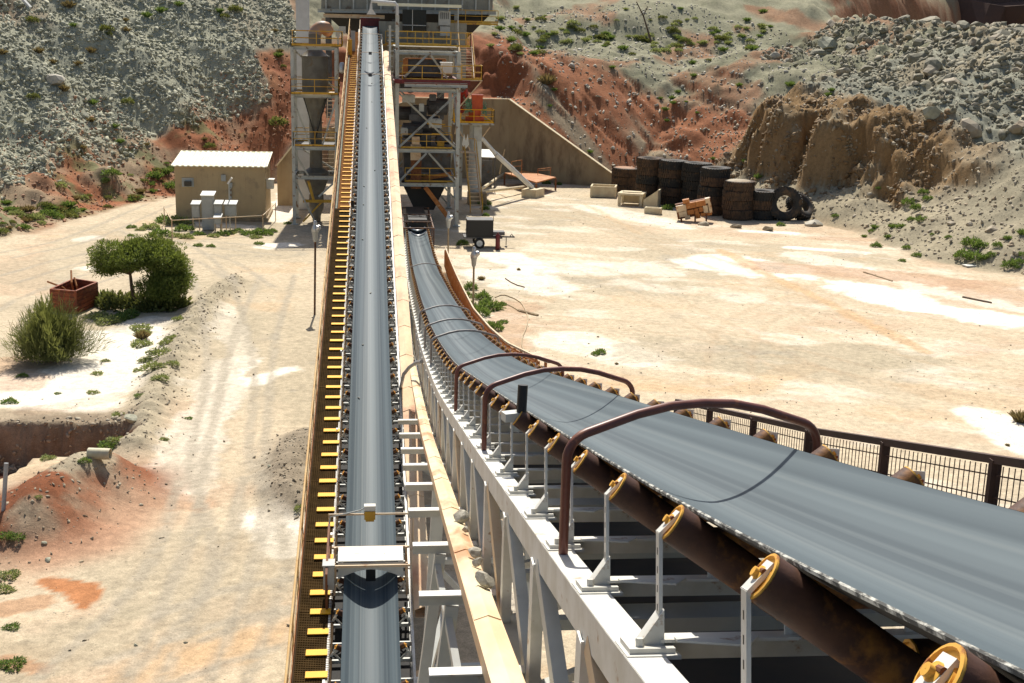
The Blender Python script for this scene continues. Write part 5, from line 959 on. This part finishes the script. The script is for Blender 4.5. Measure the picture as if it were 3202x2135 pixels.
# ------------------------------------------------------------------ rocks
ICO_V = np.array([(0, 0, 1)]+[(cos(a)*.894, sin(a)*.894, .447) for a in np.arange(5)*2*pi/5]+[(cos(a)*.894, sin(a)*.894, -.447) for a in (np.arange(5)+.5)*2*pi/5]+[(0, 0, -1)])
ICO_F = np.array([(0, 1, 2), (0, 2, 3), (0, 3, 4), (0, 4, 5), (0, 5, 1), (1, 6, 2), (2, 7, 3), (3, 8, 4), (4, 9, 5), (5, 10, 1), (6, 7, 2), (7, 8, 3), (8, 9, 4), (9, 10, 5), (10, 6, 1), (11, 7, 6), (11, 8, 7), (11, 9, 8), (11, 10, 9), (11, 6, 10)])
def subdiv(V, F):
    V = [tuple(v) for v in V]; c = {}; nf_ = []
    def mid(a, b_):
        k = (min(a, b_), max(a, b_))
        if k not in c: p = np.array(V[a])+np.array(V[b_]); V.append(tuple(p/np.linalg.norm(p))); c[k] = len(V)-1
        return c[k]
    for a, b_, d_ in F: x, y, z = mid(a, b_), mid(b_, d_), mid(d_, a); nf_ += [(a, x, z), (x, b_, y), (z, y, d_), (x, y, z)]
    return np.array(V), np.array(nf_)
def rots(n_):
    q = rng.normal(size=(n_, 4)); q /= np.linalg.norm(q, axis=1)[:, None]; w_, x, y, z = q.T
    return np.stack([np.stack([1-2*(y*y+z*z), 2*(x*y-z*w_), 2*(x*z+y*w_)], -1), np.stack([2*(x*y+z*w_), 1-2*(x*x+z*z), 2*(y*z-x*w_)], -1), np.stack([2*(x*z-y*w_), 2*(y*z+x*w_), 1-2*(x*x+y*y)], -1)], 1)
def rock_field(name, P, S, mt, label, base=None):
    n_ = len(P); V = ICO_V[None]*rng.uniform(.5, 1.3, (n_, 12, 1)); V = V*np.stack([rng.uniform(.8, 1.5, n_), rng.uniform(.6, 1.0, n_), rng.uniform(.22, .65, n_)], -1)[:, None, :]; V = np.einsum('nij,nkj->nki', rots(n_), V)*S[:, None, None]+P[:, None]
    F = (ICO_F[None]+12*np.arange(n_)[:, None, None]).reshape(-1, 3); me = bpy.data.meshes.new(name); V = V.reshape(-1, 3)
    me.vertices.add(len(V)); me.vertices.foreach_set('co', V.ravel()); me.loops.add(F.size); me.loops.foreach_set('vertex_index', F.ravel().astype(np.int32)); me.polygons.add(len(F)); me.polygons.foreach_set('loop_start', np.arange(0, F.size, 3, dtype=np.int32)); me.polygons.foreach_set('loop_total', np.full(len(F), 3, np.int32))
    me.materials.append(MATS[mt]); me.update(calc_edges=True); o = bpy.data.objects.new(name, me); COL.objects.link(o); return tag(o, label, 'rubble', None, 'stuff')
def inview(x, y, z, mg=60):
    d_ = np.stack([x, y, z-H], -1); zz_ = d_@cF; u = 1601+FPX*(d_@cR)/zz_; v_ = 1067.5-FPX*(d_@cU)/zz_; return (zz_ > 5) & (u > -mg-250) & (u < 3202+mg+250) & (v_ > -mg-120) & (v_ < 2135+mg)
def sample(n_, x0, x1, y0, y1, cond):
    X = rng.uniform(x0, x1, n_*14); Y = rng.uniform(y0, y1, n_*14); d_, s_ = toe_ds(X, Y); Z = hz(X, Y); k = cond(X, Y, d_, s_) & inview(X, Y, Z); return np.stack([X, Y, Z], -1)[k][:n_]
sizes = lambda n_, a, b_, p=2.2: a+(b_-a)*rng.power(1/p, n_)
leftc = lambda X, Y, d_, s_: (s_ < 7.03) & (d_ > 6.0+fbm(X, Y, .3, 3, 7)*3) & (d_ < 48) & ((s_ < 5.45) | (d_ > np.interp(s_, [5.45, 5.7, 6.3, 6.75, 7.02], [0, 2.4, 4.4, 5.2, 11])+.3))
P = sample(46000, -54, 4, 92, 155, leftc); rock_field('rubble_stones', P, sizes(len(P), .045, .34, 5.0), 'rock_grey', 'loose grey stones covering the left rubble slope')
dumpc = lambda X, Y, d_, s_: (d_ < 42) & (((s_ > 11.15) & (d_ > 11)) | ((s_ > 10.99) & (d_ > 19+fbm(X, Y, .3, 3, 8)*4)))
P = sample(15000, 30, 90, 80, 150, dumpc); P = P[rng.random(len(P)) < .55+.45*(fbm(P[:, 0], P[:, 1], .25, 3, 77) > -.05)]; rock_field('dump_stones', P, sizes(len(P), .07, .5, 4.6)*np.interp(P[:, 0], [38, 58], [.65, 1.25]), 'rock_dump', 'broken grey stones of the dump on the upper right')
P = sample(4200, 20, 62, 70, 135, lambda X, Y, d_, s_: (s_ >= 11.0) & (d_ > .3) & (d_ < 11)); rock_field('talus_stones', P, sizes(len(P), .04, .24, 3.2), 'rock_brown', 'small brown stones on the bank under the cliff')
P = sample(7000, -3, 46, 108, 150, lambda X, Y, d_, s_: (s_ > 8.9) & (s_ < 11.15) & (d_ > .8) & (d_ < 36)); rock_field('slope_stones', P, sizes(len(P), .04, .26, 4.5), 'rock_pale', 'pale stones sprinkled over the red slope')
P = sample(1500, -16, -4, 110, 130, lambda X, Y, d_, s_: (s_ > 5.4) & (d_ > .5) & (d_ < 10)); rock_field('slope_stones', P, sizes(len(P), .04, .22, 3), 'rock_red', 'small stones on the red slope behind the shed')
P = sample(2600, -30, -14, 80, 118, lambda X, Y, d_, s_: (s_ < 5.2) & (d_ > .2) & (d_ < 12)); rock_field('bank_stones', P, sizes(len(P), .04, .22, 3), 'rock_red', 'red brown stones on the low banks along the road')
X = rng.uniform(-14, 0, 60000); Y = rng.uniform(22, 75, 60000); wr = seg_dist(X, Y, WINDROW); w2 = seg_dist(X, Y, WIND2); md = seg_dist(X, Y, MOUND)
pr = np.maximum.reduce([np.exp(-(wr/.85)**2)*1.1, np.exp(-(w2/.8)**2)*1.6, np.exp(-(md/1.8)**2)*1.0, (X < -6.2)*(Y < 35)*(fbm(X, Y, .3, 3, 9) > .0)*.22, .012*np.ones(X.shape)]); k = rng.random(len(X)) < pr*.42; Z = hz(X, Y); k &= inview(X, Y, Z)
P = np.stack([X, Y, Z], -1)[k]; rock_field('gravel', P, sizes(len(P), .012, .085, 3.4), 'rock_brown', 'gravel and small stones along the road windrow and trench mound')
X = rng.uniform(-20, -8.3, 6000); Y = rng.uniform(44, 46.2, 6000); k = rng.random(6000) < .5*np.exp(-((Y-44.3)/.7)**2); P = np.stack([X, Y, hz(X, Y)], -1)[k]; rock_field('rim_stones', P, sizes(len(P), .02, .14, 3), 'rock_brown', 'stones along the rim of the trench')
X = rng.uniform(4, 34, 9000); Y = rng.uniform(38, 110, 9000); k = (rng.random(9000) < .1+.5*(fbm(X, Y, .16, 3, 12) > .12)); d_, s_ = toe_ds(X, Y); k &= d_ < 0; P = np.stack([X, Y, hz(X, Y)], -1)[k]; rock_field('yard_gravel', P, sizes(len(P), .012, .06, 3), 'rock_brown', 'thin gravel scattered over the yard')
P = sample(9000, 24, 62, 76, 125, lambda X, Y, d_, s_: (s_ > 11.06) & (s_ < 14.0) & (d_ > 2) & (d_ < 11)); sl2 = np.abs(hz(P[:, 0]+.25, P[:, 1])-hz(P[:, 0]-.25, P[:, 1]))+np.abs(hz(P[:, 0], P[:, 1]+.25)-hz(P[:, 0], P[:, 1]-.25)); P = P[(sl2 > .55) & (fbm(P[:, 0], P[:, 1], .5, 3, 88) > -.1)][:2600]; rock_field('cliff_stones', P, sizes(len(P), .05, .36, 3.4), 'rock_cliff', 'broken brown rock standing out of the eroded cliff face')
# boulders: a few shapes, copied as single things
SV, SF = subdiv(ICO_V/np.linalg.norm(ICO_V, axis=1)[:, None], ICO_F); BM = {}
for mt in ('rock_grey', 'rock_brown', 'rock_pale', 'rock_red', 'rock_dump'):
    BM[mt] = []
    for k in range(6):
        V = SV.copy(); 
        for _ in range(9): nn = rng.normal(size=3); nn /= np.linalg.norm(nn); h_ = rng.uniform(.5, .82); dd = V@nn; V = V-np.outer(np.clip(dd-h_, 0, None), nn)
        V = V*rng.uniform(.94, 1.05, (len(V), 1))*np.array([1, rng.uniform(.65, 1), rng.uniform(.5, .85)]); me = bpy.data.meshes.new('boulder'); me.from_pydata([tuple(map(float, v_)) for v_ in V], [], [tuple(map(int, f)) for f in SF]); me.materials.append(MATS[mt]); me.update(); BM[mt].append(me)
def boulder(x, y, z, r_, mt, label, group=None, name='boulder', rot=None):
    o = bpy.data.objects.new(name, BM[mt][int(rng.integers(6))]); COL.objects.link(o); o.location = (x, y, z); o.scale = (r_, r_, r_); o.rotation_euler = rot or tuple(rng.uniform(-.5, .5, 2))+(rng.uniform(0, 6.3),); return tag(o, label, 'rock', group)
P = sample(150, 34, 80, 80, 150, dumpc)
for p in P: r_ = float(sizes(1, .38, 1.15, 2.2)[0]*np.interp(p[0], [38, 58], [.65, 1.3])); boulder(*p+np.array([0, 0, r_*.15]), r_, 'rock_dump' if rng.random() < .7 else 'rock_brown', 'angular boulder among the rubble of the upper right dump', 'boulders of the upper right dump')
P = sample(44, -45, -6, 98, 145, leftc)
for p in P: r_ = float(sizes(1, .22, .6, 3)[0]); boulder(*p+np.array([0, 0, r_*.1]), r_, 'rock_grey', 'angular boulder standing out of the left rubble slope', 'boulders on the left rubble slope')
P = sample(26, 22, 60, 70, 125, lambda X, Y, d_, s_: (s_ >= 11.0) & (d_ > .6) & (d_ < 5)); 
for p in P: boulder(*p, float(rng.uniform(.16, .42)), 'rock_brown', 'brown stone lying on the bank beneath the cliff', 'stones on the bank beneath the cliff')
P = sample(22, 12, 36, 115, 135, lambda X, Y, d_, s_: (s_ > 8.9) & (s_ < 10.5) & (d_ > 1) & (d_ < 16))
for p in P: boulder(*p, float(rng.uniform(.14, .42)), 'rock_pale', 'pale stone lying on the red slope above the sloping wall', 'pale stones on the red slope')
for px, py, r_, mt, lb in ((2545, 706, .85, 'rock_pale', 'squarish pale boulder on the yard edge right of the black tyres'), (178, 258, 1.0, 'rock_pale', 'largest pale slab on the left rubble slope'), (2590, 145, 1.5, 'rock_grey', 'very large grey boulder near the top of the boulder dump'), (3030, 415, 1.35, 'rock_brown', 'very large brown boulder above the cliff at the far right'), (2910, 230, 1.15, 'rock_brown', 'long leaning brown boulder high on the boulder dump'), (2920, 365, 1.1, 'rock_grey', 'big dark boulder low on the boulder dump above the cliff edge'), (1788, 210, .5, 'rock_pale', 'white stone high on the red slope, left of the dead tree'), (2420, 180, .8, 'rock_pale', 'bright flat topped boulder at the left end of the boulder dump'), (410, 1318, .3, 'rock_grey', 'dark stone at the right end of the trench edge'), (842, 1460, .09, 'rock_grey', 'small dark stone on the road left of the gravel mound'), (150, 1755, .12, 'rock_grey', 'dark stone on the sand below the red mound'), (425, 2018, .07, 'rock_grey', 'dark stone near the bottom of the sandy yard'), (580, 2015, .06, 'rock_grey', 'small dark stone at the bottom, left of the walkway'), (137, 1705, .1, 'rock_grey', 'dark stone at the foot of the red mound'), (2200, 705, .5, 'rock_brown', 'low stony heap in front of the rusty machine'), (2400, 720, .55, 'rock_brown', 'low stony heap in front of the upright tyre'), (2300, 712, .5, 'rock_brown', 'low stony heap before the earth topped stack'), (3100, 720, .5, 'rock_brown', 'brown boulder among shrubs at the foot of the right bank'), (1140, 300, .0, 'rock_pale', '')):
    if r_ > 0: v = hit(px, py); boulder(v[0], v[1], v[2]+r_*.12, r_, mt, lb)
for px, py, yy_, r_, lb in ((1430, 1605, 12.4, .085, 'grey stone lying highest on the pale cable tray cover'), (1487, 1722, 10.4, .07, 'flat stone on the right edge of the cable tray cover'), (1495, 1748, 10.0, .055, 'small stone just below the flat stone on the cable tray'), (1520, 1830, 9.2, .095, 'largest stone wedged between the cable tray and truss'), (1475, 1640, 11.7, .045, 'small stone beside the truss posts on the cable tray')):
    p = Rp(-.985, yy_, -1.33); boulder(p[0], p[1], p[2]+r_*.4, r_*1.1, 'rock_pale', lb, name='stone')
for k, (y, x) in enumerate(((41, -.25), (36.8, -.35), (57, -.3), (63, .22), (60, -.3), (52, -.32), (72, -.2), (84.7, .1), (46, .0), (79, .1))):
    p = Lp(x, y, trough(x)); boulder(p[0], p[1], p[2]+.02, .05, 'rock_pale', 'small pale stone chip lying on the straight belt', 'stone chips on the straight belt', name='stone')
# ------------------------------------------------------------------ plants
def leaves(m, C, N, L_, W_, dirs=None, up=.3):
    """N small leaf quads at points C (n,3), pointing outwards"""
    n_ = len(C); d_ = rng.normal(size=(n_, 3)) if dirs is None else dirs+rng.normal(size=(n_, 3))*.45; d_[:, 2] += up; d_ /= np.linalg.norm(d_, axis=1)[:, None]
    q = np.cross(d_, rng.normal(size=(n_, 3))); q /= np.linalg.norm(q, axis=1)[:, None]; l = L_*rng.uniform(.6, 1.3, n_)[:, None]; w_ = W_*rng.uniform(.7, 1.2, n_)[:, None]
    V = np.stack([C-q*w_*.3, C+q*w_*.3, C+d_*l*.55+q*w_*.5, C+d_*l, C+d_*l*.55-q*w_*.5], 1).reshape(-1, 3); F = [(5*i, 5*i+1, 5*i+2, 5*i+3, 5*i+4) for i in range(n_)]
    return m.add(V, F)
def blades(m, n_, R_, H_, w_, bend=.3):
    for _ in range(n_):
        a = rng.uniform(0, 2*pi); r0 = R_*.35*sqrt(rng.random()); t = rng.uniform(.1, 1.0); tip = (cos(a)*R_*t, sin(a)*R_*t, H_*rng.uniform(.5, 1)*(1-.35*t*t)); b0 = (cos(a)*r0, sin(a)*r0, 0); md_ = [(b0[i]*.45+tip[i]*.55) for i in range(3)]; md_[2] += H_*.12
        px, py = -sin(a)*w_, cos(a)*w_; m.add([(b0[0]-px, b0[1]-py, 0), (b0[0]+px, b0[1]+py, 0), (md_[0]+px*.8, md_[1]+py*.8, md_[2]), tip, (md_[0]-px*.8, md_[1]-py*.8, md_[2])], [(0, 1, 2, 3, 4)])
    return m
PM = {}
def keep(key, m, mt): o = m.build(key, mt, None); PM.setdefault(key, []).append(o.data); bpy.data.objects.remove(o)
for mt, key in (('leaf_green', 'shrub_green'), ('leaf_pale', 'shrub_pale'), ('leaf_bush', 'shrub_dark')):
    for k in range(3):
        m = MB(); n_ = 420; u = rng.normal(size=(n_, 3)); u /= np.linalg.norm(u, axis=1)[:, None]; u[:, 2] = np.abs(u[:, 2]); rad = rng.uniform(.35, 1, n_)**.5*(1+.25*np.sin(3*np.arctan2(u[:, 1], u[:, 0])+k)); C = u*rad[:, None]*np.array([.85, .85, .62]); leaves(m, C, n_, .26, .11, u)
        for _ in range(7): a = rng.uniform(0, 6.28); m.tube([(0, 0, -.15), (cos(a)*.3, sin(a)*.3, .3), (cos(a)*.55, sin(a)*.55, .5)], [.03, .02, .008], 4, False)
        keep(key, m, mt)
for mt, key in (('leaf_green', 'tuft_green'), ('leaf_pale', 'tuft_pale'), ('leaf_dry', 'tuft_dry')):
    for k in range(2): m = blades(MB(), 110, 1.0, .95, .045); keep(key, m, mt)
def plant(px, py, r_, key, label, group, h_=1.0, cat=None, pos=None):
    v = hit(px, py) if pos is None else pos; nm = 'grass_tuft' if key.startswith('tuft') else 'shrub'
    o = bpy.data.objects.new(nm, PM[key][int(rng.integers(len(PM[key])))]); COL.objects.link(o); o.location = (v[0], v[1], v[2]-.02); s_ = r_*rng.uniform(.85, 1.15); o.scale = (s_, s_, s_*h_); o.rotation_euler = (0, 0, rng.uniform(0, 6.3)); return tag(o, label, cat or ('grass' if nm == 'grass_tuft' else 'shrub'), group)
for px, py, r_ in ((2838, 640, .5), (2868, 655, .45), (2880, 690, .5), (2850, 690, .35), (2735, 715, .45), (2725, 725, .3), (2790, 712, .42), (2815, 712, .38), (2775, 745, .42), (2702, 742, .3), (2740, 772, .42), (2835, 778, .3), (2868, 802, .42), (2822, 818, .25), (3040, 768, .75), (3065, 775, .6), (3012, 805, .7), (3045, 812, .7), (3078, 810, .55), (3100, 800, .4), (3160, 835, .6), (3185, 825, .4), (3195, 800, .4), (3120, 770, .4), (3150, 750, .35), (2900, 625, .5), (2885, 605, .45), (2745, 600, .35), (2612, 680, .35), (3195, 735, .5), (2965, 745, .25), (2915, 735, .2)): plant(px, py, r_, 'shrub_green' if rng.random() < .75 else 'tuft_green', 'bright green plant growing on the brown bank under the cliff', 'green plants on the right bank')
for px, py, r_ in ((2085, 655, .5), (2105, 648, .4), (2440, 706, .45), (1878, 1105, .30), (1862, 1110, .22), (1710, 575, .4), (1510, 640, .6), (1518, 655, .4), (1445, 765, .5), (1318, 720, .35), (1520, 675, .3), (1745, 578, .4)): plant(px, py, r_, 'shrub_green', 'small green shrub on the yard around the plant and tyres', 'small shrubs on the yard')
plant(3190, 1320, .55, 'tuft_dry', 'olive grass clump at the right edge of the sandy yard', None)
for px, py, r_ in ((1505, 875, .28), (1622, 845, .2), (1455, 1065, .2), (1928, 1140, .12), (1870, 1055, .1), (3150, 1395, .12)): plant(px, py, r_, 'tuft_dry', 'small dry weed on the pale sand right of the conveyors', 'dry weeds on the sand')
for i, (px, py, r_, h_) in enumerate(((1472, 905, .42, 1.3), (1455, 930, .42, 1.2), (1510, 935, .55, 1.0), (1470, 965, .5, 1.2), (1528, 968, .75, .95), (1500, 985, .6, 1.0), (1565, 955, .3, .9), (1550, 1030, .5, 1.0), (1525, 1020, .4, .8), (1575, 1010, .3, .8))): plant(px, py, r_, 'shrub_green', 'leafy green shrub in the row around the lamp post by the conveyor', 'row of shrubs by the curved conveyor', h_)
for px, py, r_ in ((475, 715, .8), (520, 695, .9), (555, 700, .9), (575, 720, .7), (500, 735, .7), (545, 740, .5), (585, 745, .5), (620, 735, .4), (670, 740, .5), (700, 735, .55), (720, 730, .5), (745, 725, .5), (780, 735, .65), (815, 730, .7), (800, 745, .5), (835, 735, .5), (850, 725, .4), (620, 770, .4), (660, 772, .3), (810, 765, .35), (410, 712, .4), (408, 738, .3), (440, 720, .4), (900, 700, .35)): plant(px, py, r_, 'shrub_green' if rng.random() < .6 else 'shrub_pale', 'low green shrub along the fence in front of the shed', 'shrubs around the shed fence', .75)
for _ in range(70):
    px = rng.uniform(-10, 560); py = np.interp(px, [0, 200, 400, 560], [735, 690, 632, 585])-abs(rng.normal())*42; plant(px, py, rng.uniform(.3, .75), ['shrub_green', 'tuft_green', 'shrub_pale', 'tuft_dry', 'shrub_dark'][int(rng.integers(5))], 'low plant on the bank between the road and the rubble slope', 'low plants on the roadside bank', .8)
for px, py, r_ in ((215, 25, 1.1), (505, 40, 1.1), (460, 55, .8), (330, 95, .8), (395, 100, .9), (392, 68, .7), (285, 165, .8), (340, 112, .6), (245, 205, .8), (120, 165, .8), (165, 198, .6), (8, 170, .7), (402, 322, .9), (290, 328, .7), (105, 308, .8), (200, 285, .8), (285, 380, .6), (360, 402, .7), (375, 450, .7), (655, 460, .8), (640, 440, .6), (735, 35, 1.0), (685, 40, .9), (560, 20, .8), (100, 70, .8), (700, 55, .6), (260, 470, .6), (460, 455, .5), (875, 165, .7), (230, 85, .6), (520, 545, 1.0), (490, 560, .8), (860, 100, .6), (870, 180, .8), (885, 210, .5)): plant(px, py, r_*.8, 'tuft_dry' if rng.random() < .35 else ('tuft_green' if rng.random() < .5 else 'shrub_dark'), 'olive grass clump growing between stones of the left rubble slope', 'grass clumps on the left rubble slope')
plant(865, 390, .9, 'shrub_dark', 'dark bush on the red slope left of the cyclone tower', None)
plant(1710, 262, 1.25, 'tuft_dry', 'round leafless grey bush on the red slope above the wall', None)
for _ in range(120):
    px = rng.uniform(1520, 2420); py = np.interp(px, [1520, 1700, 2000, 2300, 2420], [115, 120, 120, 115, 90])+rng.normal()*32
    plant(px, py, rng.uniform(.35, .8), ['tuft_green', 'shrub_dark', 'tuft_pale', 'shrub_pale'][int(rng.integers(4))], 'green tuft growing on the upper grey green benches', 'tufts on the upper benches', .8)
for px, py, r_ in ((2080, 345, .5), (2100, 310, .5), (2120, 290, .4), (2065, 310, .4), (2105, 330, .4), (1915, 215, .5), (2085, 380, .35), (2165, 200, .6), (2168, 240, .5), (1733, 285, .4), (1720, 335, .4), (2145, 320, .3), (2180, 355, .3), (1845, 480, .4), (2370, 560, .5), (2230, 500, .35), (2330, 510, .4), (2310, 270, .5), (2470, 270, .6), (2600, 285, .5), (2590, 300, .4)): plant(px, py, r_, 'tuft_green', 'green tuft clinging to the red and brown slope face', 'tufts on the red slope')
for px, py, r_ in ((335, 1010, .6), (310, 995, .6), (375, 1000, .5), (440, 1030, .5), (400, 990, .6), (560, 1000, .35), (440, 1080, .55), (450, 1045, .4), (520, 1075, .4), (500, 1110, .5), (540, 1060, .35), (480, 1150, .45), (505, 1185, .4), (460, 1130, .35), (540, 1140, .3), (430, 1160, .2), (305, 1170, .28), (330, 1130, .2), (70, 1178, .25), (290, 1230, .25), (180, 1232, .15), (370, 1300, .25), (435, 1240, .2), (340, 1400, .4), (360, 1380, .3), (510, 1375, .2), (148, 1435, .3), (265, 1442, .25), (30, 1260, .3), (30, 1805, .30), (10, 1850, .28), (38, 1965, .22), (38, 2085, .30), (940, 1590, .22), (55, 1690, .25), (20, 1680, .25), (120, 1560, .15), (590, 1310, .15), (8, 700, .3)): plant(px, py, r_, 'shrub_pale' if rng.random() < .6 else 'shrub_green', 'small pale green weed on the sand around the road and trench', 'weeds around the road and trench', .7)
plant(445, 1060, .5, 'tuft_dry', 'twiggy dry weed on white sand below the round tree', None, 1.2)
# big broom bush
v = G(165, 1128); m = MB(); n_ = 15000
for _ in range(n_):
    a = rng.uniform(0, 2*pi); t = rng.random()**.55; el = rng.uniform(.08, 1.0); L_ = 2.25*rng.uniform(.5, 1.02)*(1+.14*sin(3*a+1.2)+.10*sin(5*a+el*6)+.06*sin(11*a+el*9)); hx, hy_, hz_ = cos(a)*cos(el*1.45)*L_, sin(a)*cos(el*1.45)*L_, sin(el*1.45)*L_*1.02+.15
    f0 = rng.uniform(.55, .95); p0_ = Vector((hx*f0, hy_*f0, hz_*f0)); p1_ = p0_+Vector((hx*.07, hy_*.07, .15+hz_*.05)); sd = Vector((-sin(a), cos(a), rng.normal()*.5)).normalized()*.02; j = Vector(rng.normal(size=3)*.10); m.add([p0_-sd, p0_+sd, p1_+j+sd*.3, p1_+j-sd*.3], [(0, 1, 2, 3)])
bt = thing('broom_bush', 'big rounded dark green broom bush in front of the skip', 'bush', (v[0], v[1], 0)); o = m.build('foliage', 'leaf_bush', bt, rel=False)
m = MB()
for _ in range(40): a = rng.uniform(0, 6.28); e_ = rng.uniform(.3, 1.4); m.tube([(0, 0, 0), (cos(a)*cos(e_)*.7, sin(a)*cos(e_)*.7, sin(e_)*.8), (cos(a)*cos(e_)*1.4, sin(a)*cos(e_)*1.4, sin(e_)*1.6)], [.035, .02, .008], 4, False)
m.build('stem', 'bark', bt, rel=False)
# round crowned tree
v = G(450, 965); tt = thing('tree', 'round crowned green tree with forked trunk beside the skip', 'tree', (v[0], v[1], 0))
m = MB(); fork = [((-.35, 0, 0), (-.55, .1, 1.0), (-.6, .1, 1.7)), ((.5, .1, 0), (.55, .2, .9), (.75, .2, 1.6))]
for f in fork: m.tube(f, [.12, .09, .07], 8, False)
clumps = []
for cxx, cyy, czz, rx, rz_ in ((-.95, 0, 2.55, 1.2, .75), (.6, .2, 2.45, 1.35, .95), (1.2, -.1, 1.85, 1.0, .9), (-1.6, .1, 2.1, .65, .5), (.2, .3, 2.75, 1.0, .55), (-.2, -.5, 2.5, .8, .6), (1.5, .2, 1.3, .6, .6), (1.25, -.3, 1.0, .75, .6), (.7, -.45, 1.15, .65, .6)):
    for _ in range(26):
        u = rng.normal(size=3); u /= np.linalg.norm(u); u[2] = u[2]*.8+.25; c_ = np.array([cxx, cyy, czz])+u*np.array([rx, rx, rz_])*rng.uniform(.62, 1.16); clumps.append(c_); b0 = Vector(fork[0][2] if cxx < 0 else fork[1][2]); m.tube([b0, b0.lerp(Vector(c_), .55)+Vector((0, 0, .12)), Vector(c_)], [.04, .02, .006], 4, False)
m.build('trunk', 'bark', tt, rel=False)
m = MB()
for c_ in clumps:
    n_ = int(rng.uniform(70, 330)); kk = rng.uniform(.65, 1.2); u = rng.normal(size=(n_, 3)); u /= np.linalg.norm(u, axis=1)[:, None]; C = c_+u*(rng.random(n_)**.4)[:, None]*np.array([.46, .46, .30])*kk; leaves(m, C, n_, .15, .042, u, .5)
m.build('crown', 'leaf_tree', tt, rel=False)
m = MB()
for c_ in clumps[::5]:
    u = np.array([c_[0], c_[1], max(.2, c_[2]-2.0)]); u = u/np.linalg.norm(u); e_ = np.array(c_)+u*rng.uniform(.35, .7)+rng.normal(size=3)*.1; m.tube([tuple(c_), tuple((np.array(c_)+e_)/2+rng.normal(size=3)*.05), tuple(e_)], [.014, .01, .004], 4, False)
m.build('twig', 'bark', tt, rel=False)
for i, (dx, dy, r_, h_) in enumerate(((-1.0, -.1, 1.0, 1.1), (-.2, .3, 1.0, 1.1), (.6, -.2, 1.05, 1.1), (1.3, .1, 1.0, 1.1), (-1.7, .4, .75, 1.3), (1.9, .3, .6, .8), (.1, -.6, .7, .7))): plant(0, 0, r_, 'shrub_dark', 'dark green low shrub in the shade under the round tree', 'shrubs under the round tree', h_, pos=(v[0]+dx, v[1]+dy, 0))
plant(0, 0, .5, 'shrub_green', 'upright green shrub left of the round tree by the skip', None, 1.8, pos=(v[0]-2.0, v[1]+1.0, 0))
